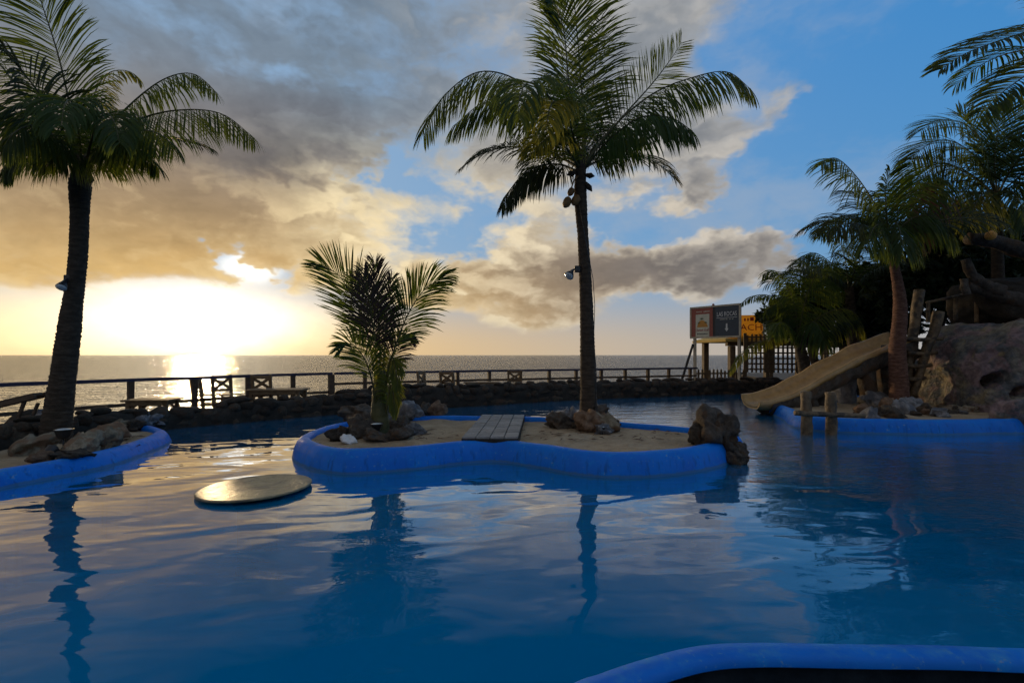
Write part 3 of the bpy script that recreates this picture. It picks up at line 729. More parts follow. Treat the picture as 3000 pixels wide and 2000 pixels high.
# the coral boulder on the end of the middle island
p = G(1640, 1010, CZ); s = p.y / FOC
cb = empty('coral_boulder', (p.x, p.y, 0), 'big pitted dark coral boulder hanging over the right end of the wavy island', 'boulder')
for k, (px, py, w, h, dy, i) in enumerate([(1632, 990, 84, 92, 0.0, 0), (1662, 996, 72, 88, -.05, 1), (1606, 1000, 50, 52, .05, 2), (1688, 1046, 54, 62, -.22, 3), (1668, 1030, 56, 66, -.14, 0), (1700, 1056, 30, 30, -.25, 1)]):
    q = W(px, py, p.y + 0.08 + dy); o = bpy.data.objects.new('lump', with_mat(CORAL[i], 'rock_dark')); col.objects.link(o); o.parent = cb
    o.location = q - cb.location; o.scale = (w * s * 1.1, w * s, h * s * 1.05); o.rotation_euler = (rng.uniform(-.4, .4), rng.uniform(-.4, .4), rng.uniform(0, 6))
g4 = 'rocks on the islet under the slide palm'
for (px, py, w, h, mt, lb) in [
    (2005, 978, 40, 42, 'rock_grey', 'pale green grey stone low at the left of the islet rock heap'),
    (2030, 972, 60, 44, 'rock_dark', 'blue grey rock in the middle of the islet rock heap'),
    (2062, 976, 64, 40, 'rock_dark', 'dark rock at the waterline of the islet rock heap'),
    (2082, 966, 44, 52, 'rock_grey', 'mauve grey rock at the right of the islet rock heap'),
    (1990, 955, 40, 28, 'rock_rust', 'sunlit brown slab leaning at the left of the islet heap'),
    (2046, 945, 34, 32, 'rock_rust', 'orange brown stone high on the islet heap'),
    (2070, 936, 50, 34, 'rock_grey', 'whitish stone against the foot of the slide palm'),
    (2022, 934, 52, 34, 'rock_grey', 'grey stone left behind the slide palm foot'),
    (2100, 942, 50, 28, 'rock_grey', 'grey stone right of the slide palm foot'),
    (2130, 950, 36, 22, 'rock_dark', 'dark stone on the islet left of the flat blue stone'),
    (2165, 955, 36, 20, 'rock_grey', 'bluish stone on the islet under the ladder'),
    (2196, 948, 46, 18, 'rock_pale', 'pale flat stone on the islet below the grotto')]:
    rk(px, py, IZ - (0.07 if py < 960 else 0.22), w, h, mt, lb, g4)

# ------------------------------------------------------------------ palms
def frond_mesh(P, leaf=0.6, n=64, droop=0.5, width=0.032, face=(0, -0.6, 0.8), seed=0, start=0.14, vee=0.25, stem=0.022, spread=(68, 34), gap=0.0, hang=0.0, sidefac=(1, 1)):
    """one coconut frond: tapering rachis and two combs of drooping leaflets along the points P"""
    r_ = random.Random(seed); pts = resample(catmull(P, 8), 40); F = Vector(face).normalized()
    vs_, fs, mi = [], [], []; n = int(n * 1.3)
    def frame(i):
        t = (pts[min(i + 1, 39)] - pts[max(i - 1, 0)]).normalized(); nn = F - t * F.dot(t)
        if nn.length < 0.05: nn = Vector((0, -1, 0.2)) - t * Vector((0, -1, 0.2)).dot(t)
        nn.normalize(); return t, t.cross(nn).normalized(), nn
    for i, p in enumerate(pts):                                  # rachis
        t, s, nn = frame(i); rr = stem * (1 - i / 39) ** 0.8 + 0.0025
        if i < 5: rr *= 1 + (5 - i) * 0.18
        for a in (0.5, 2.6, 4.71): vs_.append(p + s * math.cos(a) * rr + nn * math.sin(a) * rr)
        if i:
            a, c = 3 * (i - 1), 3 * i
            for k in range(3): fs.append((a + k, a + (k + 1) % 3, c + (k + 1) % 3, c + k)); mi.append(1)
    for j in range(n):
        u = start + (1 - start) * (j + 0.5) / n
        for sd in (-1, 1):
            if r_.random() < max(gap, 0.13): continue
            uu = min(max(u + r_.uniform(-.006, .006), 0), 0.999); fi = uu * 39; i = int(fi); p = pts[i].lerp(pts[i + 1], fi - i)
            t, s, nn = frame(i)
            a = R(spread[0] + (spread[1] - spread[0]) * u + r_.uniform(-7, 7))
            v_ = (uu - start) / (1 - start)
            ln = leaf * 1.42 * (0.5 + 0.5 * min(1, v_ / 0.2)) * (1 - 0.62 * max(0, (v_ - 0.4) / 0.6) ** 1.5) * r_.uniform(0.86, 1.08) * sidefac[0 if sd < 0 else 1]
            d_ = (t * math.cos(a) + s * sd * math.sin(a) + nn * vee * r_.uniform(0.6, 1.3) + Vector((0, 0, -hang * r_.uniform(0.6, 1.4)))).normalized()
            w0 = width * 0.80 * r_.uniform(0.75, 1.15); q = p.copy(); K = 5; base = len(vs_)
            wd = t - d_ * t.dot(d_); wd.normalize()
            wd = (wd + nn * r_.uniform(-.5, .5)).normalized()
            g_ = droop * r_.uniform(0.75, 1.3)
            for k in range(K + 1):
                f = k / K; ww = w0 * (0.35 + 2.4 * f * (1 - f) ** 0.8) * (1.0 if k < K else 0.12)
                wk = (wd - d_ * wd.dot(d_)); wk = wk.normalized() if wk.length > 1e-3 else wd
                if k < K: vs_ += [q - wk * ww * 0.5, q + wk * ww * 0.5]
                else: vs_.append(q)
                d_ = (d_ + Vector((0, 0, -1)) * g_ * (0.25 + 1.3 * f) / K * 1.6).normalized(); q = q + d_ * ln / K
            for k in range(K - 1):
                b0 = base + 2 * k; fs.append((b0, b0 + 1, b0 + 3, b0 + 2)); mi.append(0)
            fs.append((base + 2 * K - 2, base + 2 * K - 1, base + 2 * K)); mi.append(0)
    me = mesh('frond', vs_, fs, True); me.polygons.foreach_set('material_index', mi); return me
def trunk_mesh(P, radii, ring=0.07, seed=0, sides=16, foot=1.0):
    pts = catmull(P, 10); L = sum((pts[i + 1] - pts[i]).length for i in range(len(pts) - 1))
    n = int(L / ring) * 3 + 1; pts = resample(pts, n); rad = []
    m_ = len(radii) - 1
    for i in range(n):
        f = i / (n - 1) * m_; k = min(int(f), m_ - 1); r0 = radii[k] + (radii[k + 1] - radii[k]) * (f - k)
        ph = (i % 3) / 3; r0 *= 1 + 0.075 * (ph - 0.35) + 0.04 * mnoise.noise(Vector((i * 0.37, seed, 0)))
        rad.append(r0)
    return tube('trunk', pts, rad, sides, True, 0.035, seed)
class Palm:
    def __init__(s, d, label, mat='leaf', name='palm_tree', base=None, group=None):
        s.d = d; s.mat = mat; s.base = Vector(base); s.root = empty(name, s.base, label, 'palm tree', group); s.seed = int(abs(base[0]) * 91 + d * 13) % 997
    def part(s, name, me, mats):
        me.transform(Matrix.Translation(-s.base))
        o = bpy.data.objects.new(name, me); col.objects.link(o); o.parent = s.root
        for m_ in mats: me.materials.append(MATS[m_])
        return o
    def trunk(s, pix, wpx, mat='bark', ring=0.07):
        P = [W(px, py, s.d) for px, py in pix]; k = s.d / FOC
        s.part('trunk', trunk_mesh(P, [w * k / 2 for w in wpx], ring, s.seed), [mat])
    def frond(s, pix, leaf=None, mat=None, **kw):
        """pix: (px, py, metres nearer(-)/farther(+) than the trunk)"""
        s.seed += 1; P = [W(px, py, s.d) * 1.0 + Vector(((px - 1176) / FOC * dd, dd, -(py - 815) / FOC * dd)) for px, py, dd in pix]
        return s.part('frond', frond_mesh(P, leaf=leaf or 0.62, seed=s.seed, **kw), [mat or s.mat, 'stem'])
    def spray(s, px, py, L, az, el, sag, leaf=None, mat=None, **kw):
        """a frond given by its heading (az from +x towards the back), rise and sag, from the crown pixel"""
        s.seed += 1; p = W(px, py, s.d); a, e = R(az), R(el); d_ = Vector((math.cos(a) * math.cos(e), math.sin(a) * math.cos(e), math.sin(e))); P = [p.copy()]
        for k in range(8):
            p = p + d_ * L / 8; P.append(p.copy()); d_ = (d_ + Vector((0, 0, -sag * (0.4 + k / 7) / 8))).normalized()
        return s.part('frond', frond_mesh(P, leaf=leaf or 0.62, seed=s.seed, **kw), [mat or s.mat, 'stem'])

# tall coconut palm of the middle island
TD = 8.5
tall = Palm(TD, 'tall coconut palm with hanging nuts rising from the wavy sand island', base=W(1353, 978, TD))
tall.trunk([(1353, 985), (1352, 930), (1350, 830), (1347, 700), (1340, 560), (1333, 450), (1334, 395), (1336, 360)], [48, 37, 34, 31, 28, 25, 30, 21])
LF = 0.86
side = dict(face=(0.1, -0.45, 0.85), n=100, width=0.027, vee=0.1, hang=0.75, spread=(78, 42))
tall.frond([(1330, 385, 0), (1275, 265, .1), (1190, 185, .1), (1100, 165, 0), (1020, 220, -.1), (972, 300, -.2)], 0.80, droop=0.84, **side)
tall.frond([(1330, 380, 0), (1280, 290, .3), (1210, 230, .6), (1120, 230, .7), (1040, 290, .8)], 0.78, droop=0.94, **side)
tall.frond([(1342, 380, 0), (1410, 290, 0), (1500, 215, 0), (1590, 178, -.1), (1670, 165, -.2), (1725, 205, -.3)], 0.74, droop=0.84, **side)
tall.frond([(1342, 375, 0), (1420, 280, .2), (1500, 190, .5), (1545, 130, .8), (1565, 98, 1.0)], 0.52, 'leaf', droop=.12, face=(0.3, -0.9, 0.2), n=70, width=.028)
tall.frond([(1342, 385, 0), (1400, 320, -.3), (1470, 270, -.6), (1540, 270, -.8), (1590, 300, -.9)], 0.62, droop=1.08, **side)
up = dict(face=(0.1, -1, 0.1), n=84, width=.034)
tall.frond([(1338, 380, 0), (1340, 280, .1), (1332, 160, .15), (1322, 40, .1), (1312, -70, -.1), (1305, -150, -.4)], 0.80, droop=.55, **up)
tall.frond([(1336, 380, 0), (1322, 290, -.2), (1305, 180, -.35), (1296, 80, -.5), (1275, 10, -.8), (1240, -20, -1.1)], 0.66, droop=.55, face=(0.5, -1, 0.1), n=84, width=.032)
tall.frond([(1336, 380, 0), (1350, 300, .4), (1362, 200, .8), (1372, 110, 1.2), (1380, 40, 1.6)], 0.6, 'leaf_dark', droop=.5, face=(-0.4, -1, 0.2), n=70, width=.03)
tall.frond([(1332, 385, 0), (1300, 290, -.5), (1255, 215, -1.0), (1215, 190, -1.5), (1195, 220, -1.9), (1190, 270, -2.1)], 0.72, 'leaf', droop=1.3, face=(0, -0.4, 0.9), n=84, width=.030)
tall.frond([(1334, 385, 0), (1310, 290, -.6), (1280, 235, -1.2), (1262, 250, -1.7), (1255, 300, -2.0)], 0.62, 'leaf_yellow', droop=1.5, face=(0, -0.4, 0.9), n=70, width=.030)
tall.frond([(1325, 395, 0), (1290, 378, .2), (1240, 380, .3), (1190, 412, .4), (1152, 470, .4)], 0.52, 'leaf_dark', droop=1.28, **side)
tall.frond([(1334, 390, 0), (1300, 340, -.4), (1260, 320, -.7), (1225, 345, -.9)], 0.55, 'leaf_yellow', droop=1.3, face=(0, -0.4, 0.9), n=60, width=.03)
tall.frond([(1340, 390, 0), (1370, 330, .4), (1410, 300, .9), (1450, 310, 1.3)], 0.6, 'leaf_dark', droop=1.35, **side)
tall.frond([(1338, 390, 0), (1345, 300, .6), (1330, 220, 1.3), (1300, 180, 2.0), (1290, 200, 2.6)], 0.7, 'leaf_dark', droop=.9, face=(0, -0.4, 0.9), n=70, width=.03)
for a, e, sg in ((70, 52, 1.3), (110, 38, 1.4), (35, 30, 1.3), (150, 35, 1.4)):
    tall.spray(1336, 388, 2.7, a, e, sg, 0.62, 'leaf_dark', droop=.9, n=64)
for k, (px, py, w_) in enumerate([(1302, 464, 22), (1322, 459, 22), (1311, 440, 17)]):
    bm = bmesh.new(); bmesh.ops.create_icosphere(bm, subdivisions=2, radius=0.5)
    for v in bm.verts:
        v.co.z *= 1.25 - 0.15 * v.co.z; v.co.x *= 0.9 + 0.1 * math.cos(3 * math.atan2(v.co.y, v.co.x))
    me = bm_mesh('coconut', bm, True); sc = w_ * TD / FOC; me.transform(Matrix.Translation(W(px, py, TD - 0.13)) @ Matrix.Rotation(R(25), 4, 'Y') @ Matrix.Scale(sc, 4))
    tall.part('coconut', me, ['coconut'])
tall.part('fruit_stalk', tube('fruit_stalk', [W(1332, 400, TD - .05), W(1318, 415, TD - .12), W(1310, 440, TD - .13), W(1304, 456, TD - .13)], [.016, .013, .01, .006], 6), ['coconut'])
for (a, c) in (((1345, 402), (1366, 405)), ((1345, 420), (1360, 440)), ((1322, 395), (1302, 402))):
    A, C = W(*a, TD - .06), W(*c, TD - .1)
    tall.part('dry_sheath', tube('dry_sheath', [A, A.lerp(C, .55), C], [.03, .055, .006], 6), ['bark'])

# left palm
LD = 7.6
left = Palm(LD, 'sturdy leaning palm at the left edge with a lamp on its trunk', base=W(128, 1012, LD))
left.trunk([(127, 1020), (132, 960), (143, 880), (155, 790), (163, 725), (172, 660), (180, 580), (183, 500), (184, 430), (188, 392), (190, 360)], [60, 55, 49, 46, 44, 37, 35, 35, 35, 42, 28], ring=0.06)
side = dict(face=(0.1, -0.45, 0.85), n=92, width=0.025, vee=0.1, hang=0.75, spread=(78, 42))
left.frond([(190, 390, 0), (165, 260, .1), (135, 130, .1), (100, 20, 0), (70, -70, -.2), (40, -120, -.5)], 0.72, droop=.62, face=(0.1, -1, 0.1), n=88, width=.032)
left.frond([(200, 385, 0), (240, 305, .3), (310, 230, .5), (380, 180, .6), (445, 170, .6), (500, 215, .6)], 0.46, 'leaf', droop=1.01, **side)
left.frond([(200, 390, 0), (250, 315, 0), (330, 270, -.1), (420, 252, -.2), (510, 262, -.2), (585, 318, -.2)], 0.56, 'leaf', droop=1.08, **side)
left.frond([(200, 392, 0), (240, 330, -.4), (300, 300, -.8), (360, 305, -1.0), (400, 335, -1.1)], 0.56, 'leaf', droop=1.35, **side)
left.frond([(195, 390, 0), (205, 290, .4), (222, 205, .8), (255, 165, 1.1), (300, 165, 1.3), (325, 190, 1.4)], 0.30, 'leaf_yellow', droop=0.68, **side)
left.frond([(185, 390, 0), (130, 310, 0), (70, 240, 0), (0, 150, 0), (-60, 100, 0), (-130, 110, 0)], 0.62, droop=1.08, **side)
left.frond([(185, 392, 0), (130, 330, -.4), (60, 270, -.6), (-20, 240, -.8), (-90, 270, -.8)], 0.62, droop=1.28, **side)
left.frond([(185, 395, 0), (140, 330, -.7), (90, 290, -1.2), (40, 300, -1.5), (5, 340, -1.6)], 0.56, 'leaf', droop=1.62, **side)
left.frond([(190, 390, 0), (180, 300, -.7), (165, 235, -1.2), (150, 240, -1.6), (140, 290, -1.9)], 0.60, 'leaf', droop=1.4, face=(0, -.4, .9), n=80, width=.03)
left.frond([(195, 390, 0), (215, 310, -.6), (240, 262, -1.1), (262, 280, -1.4), (275, 330, -1.6)], 0.56, 'leaf', droop=1.4, face=(0, -.4, .9), n=76, width=.03)
left.frond([(188, 392, 0), (160, 330, .5), (110, 290, 1.0), (70, 300, 1.3), (40, 340, 1.5)], 0.56, 'leaf_yellow', droop=1.62, **side)
left.frond([(195, 392, 0), (235, 335, .5), (290, 305, 1.0), (330, 315, 1.3), (355, 345, 1.4)], 0.5, 'leaf_yellow', droop=1.62, **side)
left.frond([(195, 395, 0), (235, 350, -.2), (285, 335, -.4), (330, 350, -.5), (365, 385, -.5)], 0.46, 'leaf', droop=1.0, **side)
left.frond([(185, 395, 0), (140, 345, -.3), (85, 330, -.6), (40, 350, -.7), (5, 395, -.8)], 0.5, 'leaf', droop=1.0, **side)
for a, e, sg in ((60, 48, 1.3), (120, 50, 1.2), (255, 62, 1.5)):
    left.spray(190, 390, 2.2, a, e, sg, 0.52, 'leaf_dark', droop=1.0, n=60)
for (a, c) in (((175, 392), (168, 384)), ((205, 420), (214, 408)), ((172, 420), (164, 418))):
    A, C = W(*a, LD - .1), W(*c, LD - .14); left.part('frond_stub', tube('frond_stub', [A, A.lerp(C, .6), C], [.035, .03, .012], 6), ['bark'])

# young palm
YD = 7.85
yng = Palm(YD, 'short young palm with fronds springing from the sand, half withered', base=W(872, 990, YD))
yng.trunk([(872, 1000), (872, 960), (873, 915), (871, 850)], [48, 40, 35, 24], 'stem', 0.09)
flat = dict(face=(0.05, -1, 0.1), n=56, width=.022, spread=(82, 16), vee=.05)
yng.frond([(868, 985, 0), (862, 880, 0), (847, 780, 0), (820, 700, -.05), (780, 635, -.1), (738, 606, -.15)], 0.60, 'leaf', droop=.18, start=.47, **flat)
yng.frond([(870, 985, 0), (868, 880, -.1), (862, 790, -.2), (850, 700, -.3), (836, 625, -.4)], 0.40, 'leaf_withered', droop=.7, start=.5, **flat)
yng.frond([(872, 985, 0), (874, 880, .1), (872, 780, .15), (866, 690, .2), (862, 606, .2)], 0.42, 'leaf_withered', droop=.55, start=.5, **flat)
yng.frond([(876, 985, 0), (886, 890, 0), (906, 800, 0), (938, 720, 0), (975, 665, -.05), (1022, 634, -.1)], 0.52, 'leaf', droop=.65, start=.47, face=(0.55, -0.8, 0.35), n=64, width=.024, spread=(76, 14), vee=.05)
yng.frond([(872, 985, 0), (880, 890, .3), (900, 815, .5), (925, 775, .7), (945, 780, .8)], 0.34, 'leaf_withered', droop=.7, start=.5, **flat)
yng.frond([(874, 985, 0), (880, 880, .1), (884, 780, .1), (890, 700, .1), (900, 640, .1)], 0.34, 'leaf_withered', droop=.75, start=.5, **flat)
yng.frond([(868, 985, 0), (858, 890, -.2), (838, 825, -.4), (808, 790, -.5), (782, 800, -.6)], 0.36, 'leaf', droop=.5, start=.5, **flat)
yng.frond([(870, 985, 0), (862, 870, .2), (846, 770, .3), (828, 690, .4), (806, 640, .5)], 0.42, 'leaf', droop=.3, start=.46, **flat)
yng.frond([(878, 940, 0), (890, 860, -.2), (900, 820, -.3), (908, 840, -.4), (914, 890, -.45)], 0.26, 'leaf_yellow', droop=1.2, start=.3, **flat)
yng.frond([(880, 985, 0), (890, 925, -.1), (898, 885, -.15), (904, 905, -.2), (906, 950, -.25)], 0.22, 'leaf_yellow', droop=1.4, start=.35, **flat)

# fallen bits of frond and husk lying on the sand
def litter(n, xs, ys, z, seed):
    r_ = random.Random(seed); vs_, fs = [], []
    for _ in range(n):
        px, py = r_.uniform(*xs), r_.uniform(*ys); p = G(px, py, z); a = r_.uniform(0, 6.28); l, w = r_.uniform(.03, .13), r_.uniform(.006, .016)
        t, s_ = Vector((math.cos(a), math.sin(a), 0)), Vector((-math.sin(a), math.cos(a), 0)); p.z = z + .006; b0 = len(vs_)
        vs_ += [p - t * l, p + s_ * w + Vector((0, 0, .012)), p + t * l, p - s_ * w + Vector((0, 0, .012))]; fs.append((b0, b0 + 1, b0 + 2, b0 + 3))
    o = link('leaf_litter', mesh('leaf_litter', vs_, fs, False), MATS['leaf_dry']); o['kind'] = 'stuff'
    o['label'] = 'scattered dry leaf bits on the island sand'
litter(150, (780, 1560), (985, 1012), CZ - .055, 3); litter(60, (150, 330), (1000, 1030), LZ - .055, 4)

# ------------------------------------------------------------------ railing along the sea edge
def rail_at(px):
    """point of the railing line seen in pixel column px"""
    for a, c in zip(rail_line, rail_line[1:]):
        ua, uc = a.x / a.y * FOC + 1176, c.x / c.y * FOC + 1176
        if ua <= px <= uc:
            f = (px - ua) / (uc - ua); return a.lerp(c, f)
    return rail_line[0 if px < 1000 else -1].copy()
def railing(x0, x1, posts, rails, label, thick=()):
    root = empty('railing', rail_at(x0).xy.to_3d() + Vector((0, 0, 0.03)), label, 'railing'); B = root.location
    xs = [x0 + (x1 - x0) * k / 30 for k in range(31)]
    def strip(name, z, w, h, mat):
        vs_, fs = [], []
        for i, px in enumerate(xs):
            p = rail_at(px); q = rail_at(px + 4) - rail_at(px - 4); t = q.normalized() if q.length > 1e-6 else Vector((1, 0, 0)); n = Vector((-t.y, t.x, 0))
            zz_ = z + 0.012 * mnoise.noise(Vector((p.x * 0.8, p.y, z)))
            for a, c in ((-1, -1), (1, -1), (1, 1), (-1, 1)):
                v = p + n * a * w / 2; v.z = zz_ + c * h / 2; vs_.append(v - B)
            if i:
                o_, m_ = 4 * (i - 1), 4 * i
                for k in range(4): fs.append((o_ + k, o_ + (k + 1) % 4, m_ + (k + 1) % 4, m_ + k))
        fs.append((3, 2, 1, 0)); e_ = 4 * (len(xs) - 1); fs.append((e_, e_ + 1, e_ + 2, e_ + 3))
        link(name, mesh(name, vs_, fs, False), MATS[mat], root)
    strip('top_rail', 0.925, 0.15, 0.075, 'rail_paint')
    for z_ in rails: strip('lower_rail', z_, 0.05, 0.075, 'rail_wood')
    for px in posts:
        p = rail_at(px); t = rail_at(px + 4) - rail_at(px - 4); bm = bmesh.new(); w_ = 0.17 if px in thick else 0.115
        box_bm(bm, (0, 0, 0.435), (w_, w_, 0.865), Matrix.Rotation(math.atan2(t.y, t.x), 3, 'Z') @ Matrix.Rotation(rng.uniform(-.012, .012), 3, 'Y'), 0.008)
        o = link('post', bm_mesh('post', bm), MATS['rail_wood'], root); o.location = p - B + Vector((0, 0, 0.03))
railing(-330, 763, [-280, -110, 120, 300, 447, 570, 673, 761], [0.36], 'dark wooden railing with one low rail before the sunset sea at left', (761,))
railing(768, 1600, [838, 905, 973, 1051, 1124, 1195, 1261, 1323, 1381, 1436, 1488, 1536, 1585], [0.60, 0.24], 'dark wooden railing with two lower rails between the young palm and the sign')

# ------------------------------------------------------------------ wooden furniture on the terrace
def chair(px, d, rz, label, hgt=0.94, name='chair'):
    p = W(px, 815, d); root = empty(name, (p.x, p.y, 0.03), label, 'chair', 'wooden chairs on the sea terrace', R(rz))
    w, dp, sh = 0.46, 0.44, 0.44
    def bar(nm, a, c, tw, th):
        bm = bmesh.new(); bar_bm(bm, a, c, tw, th, 0.006); link(nm, bm_mesh(nm, bm), MATS['furniture_wood'], root)
    for sx in (-1, 1):
        bar('leg', (sx * w / 2, -dp / 2, 0), (sx * w / 2, -dp / 2, sh - .03), 0.06, 0.06)
        bar('back_post', (sx * w / 2, dp / 2, 0), (sx * w / 2, dp / 2 + 0.10, hgt), 0.07, 0.075)
    for k in range(4):
        y_ = -dp / 2 + 0.05 + k * 0.115; bar('seat_slat', (-w / 2 - .02, y_, sh), (w / 2 + .02, y_, sh), 0.095, 0.03)
    bar('back_rail', (-w / 2 + .028, dp / 2 + .092, hgt - .06), (w / 2 - .028, dp / 2 + .092, hgt - .06), 0.035, 0.08)
    bar('back_rail', (-w / 2 + .028, dp / 2 + .012, sh + .10), (w / 2 - .028, dp / 2 + .012, sh + .10), 0.035, 0.06)
    bar('cross_slat', (-w / 2 + .03, dp / 2 + .018, sh + .14), (w / 2 - .03, dp / 2 + .085, hgt - .10), 0.03, 0.075)
    bar('cross_slat', (w / 2 - .03, dp / 2 + .05, sh + .14), (-w / 2 + .03, dp / 2 + .118, hgt - .10), 0.03, 0.075)
    for sx in (-1, 1): bar('stretcher', (sx * w / 2, -dp / 2 + .025, 0.2), (sx * w / 2, dp / 2 + .02, 0.2), 0.03, 0.04)
    return root
def table(px, d, L, Wd, z, rz, label):
    p = W(px, 815, d); root = empty('table', (p.x, p.y, 0.03), label, 'table', 'wooden tables on the sea terrace', R(rz)); z -= 0.03
    def bar(nm, a, c, tw, th):
        bm = bmesh.new(); bar_bm(bm, a, c, tw, th, 0.006); link(nm, bm_mesh(nm, bm), MATS['furniture_wood'], root)
    nb = 4
    for k in range(nb):
        y_ = -Wd / 2 + Wd * (k + .5) / nb; bar('board', (-L / 2, y_, z - .02), (L / 2, y_, z - .02), Wd / nb - 0.008, 0.04)
    for sx in (-1, 1):
        bar('apron', (sx * (L / 2 - .14), -Wd / 2 + .06, z - .085), (sx * (L / 2 - .14), Wd / 2 - .06, z - .085), 0.04, 0.085)
        for sy in (-1, 1):
            bar('leg', (sx * (L / 2 - .1), sy * (Wd / 2 - .1), 0), (sx * (L / 2 - .1), sy * (Wd / 2 - .1), z - .045), 0.075, 0.075)
            bar('brace', (sx * (L / 2 - .10), sy * (Wd / 2 - .1), z - .27), (sx * (L / 2 - .32), sy * (Wd / 2 - .1), z - .05), 0.03, 0.05)
    for sy in (-1, 1): bar('apron', (-L / 2 + .14, sy * (Wd / 2 - .06), z - .085), (L / 2 - .14, sy * (Wd / 2 - .06), z - .085), 0.03, 0.085)
chair(480, 12.5, 100, 'chair seen edge on between the sun glitter and the first terrace post', 0.92)
chair(523, 12.7, 58, 'chair turned three quarters, second from the sun glitter', 0.95)
chair(612, 13.1, 184, 'chair with crossed back slats standing behind the terrace table')
chair(987, 15.8, 75, 'narrow chair seen edge on, right of the young palm', 0.93)
chair(1036, 16.1, 160, 'chair with heart shaped gap left of the long low table', 0.93)
chair(1183, 17.4, 178, 'sunlit chair at the right end of the terrace furniture', 0.93)
table(352, 10.5, 0.95, 0.62, 0.55, 6, 'low dark table behind the wall in front of the sun glitter')
table(640, 12.45, 1.35, 0.7, 0.63, 4, 'table in front of the chair with crossed slats')
table(912, 14.6, 0.8, 0.6, 0.60, 4, 'table half hidden behind the young palm')
table(1106, 16.2, 1.2, 0.6, 0.60, 5, 'long low table between two chairs in mid terrace')
# deck chair at the far left
p = W(40, 815, 8.05); dc = empty('deck_chair', (p.x, p.y, 0.03), 'slatted wooden deck chair leaning back beside the left palm trunk', 'deck chair')
def dbar(nm, a, c, tw, th):
    bm = bmesh.new(); bar_bm(bm, a, c, tw, th, 0.005); link(nm, bm_mesh(nm, bm), MATS['rail_wood'], dc)
for k in range(3):
    dbar('slat', (-1.0, -.22 + k * .2, 0.48), (0.56, -.22 + k * .2, 0.84), 0.16, 0.045)
dbar('leg', (0.40, -.28, 0.72), (0.12, -.28, 0.0), 0.04, 0.05); dbar('leg', (0.40, .28, 0.72), (0.12, .28, 0.0), 0.04, 0.05)
dbar('leg', (0.62, -.28, 0.70), (0.34, -.28, 0.0), 0.04, 0.04); dbar('leg', (-0.8, -.28, 0.5), (-0.8, -.28, 0.0), 0.05, 0.05); dbar('leg', (-0.8, .28, 0.5), (-0.8, .28, 0.0), 0.05, 0.05)
dbar('frame', (-1.0, -.30, 0.42), (0.6, -.30, 0.80), 0.04, 0.06)

# ------------------------------------------------------------------ round stone table in the water
c = G(592, 1116, 0.05); rt = empty('round_table', (c.x, c.y, -1.20), 'round weathered stone table top standing just above the pool water', 'table')
def lathe(name, prof, n=64, smooth=True):
    vs_, fs = [], []; m_ = len(prof)
    for k in range(n):
        a = 2 * math.pi * k / n
        for r_, z_ in prof: vs_.append((r_ * math.cos(a), r_ * math.sin(a), z_))
    for k in range(n):
        for j in range(m_ - 1):
            fs.append((k * m_ + j, ((k + 1) % n) * m_ + j, ((k + 1) % n) * m_ + j + 1, k * m_ + j + 1))
    me = mesh(name, vs_, fs, smooth); return me
RT = 0.575
o = link('top', lathe('top', [(0.001, 1.222), (RT - .05, 1.222), (RT - .012, 1.223), (RT, 1.228), (RT, 1.243), (RT - .006, 1.248), (RT - .02, 1.25), (0.3, 1.252), (0.001, 1.25)]), MATS['table_stone'], rt)
o.rotation_euler = (R(-0.6), R(-1.2), 0)
link('pedestal', lathe('pedestal', [(0.34, 0.0), (0.26, 0.1), (0.2, 0.4), (0.2, 1.0), (0.30, 1.185)], 24), MATS['mortar'], rt)

# ------------------------------------------------------------------ lamps
def flood(px, py, px2, py2, d, label, r=0.085):
    a, h = W(px, py, d), W(px2, py2, d - 0.12); root = empty('flood_lamp', a, label, 'lamp'); D_ = h - a
    bm = bmesh.new(); box_bm(bm, (0, 0, 0), (0.10, 0.09, 0.11), None, 0.01); link('junction_box', bm_mesh('junction_box', bm), MATS['black_metal'], root)
    link('arm', tube('arm', [(0, 0, 0), D_ * 0.35 + Vector((0, 0, .01)), D_ * 0.75], [.014, .014, .02], 8), MATS['black_metal'], root)
    ax = (D_ + Vector((0, -0.05, -0.16))).normalized()
    me = tube('shade', [D_ * 0.7, D_ * 0.7 + ax * .05, D_ * 0.7 + ax * .10, D_ * 0.7 + ax * .16, D_ * 0.7 + ax * .165], [.025, .035, r * .75, r, r * .96], 16)
    s_ = link('shade', me, MATS['black_metal'], root)
    link('lens', tube('lens', [D_ * 0.7 + ax * .166, D_ * 0.7 + ax * .182], [r * .94, r * .5], 16), MATS['lens'], s_)
    return root
flood(1326, 618, 1310, 622, TD - 0.06, 'black flood lamp on a short arm on the tall palm trunk', 0.085)
flood(158, 640, 148, 645, LD - 0.08, 'white faced flood lamp clipped to the left palm trunk', 0.075)
tag(link('lamp_cable', tube('lamp_cable', [W(px, py, TD - .16) for px, py in ((1330, 470), (1362, 640), (1366, 700), (1364, 780), (1370, 860), (1366, 950))], [.006] * 6, 5), MATS['black_metal']), 'thin black cable hanging down the tall palm trunk', 'cable')
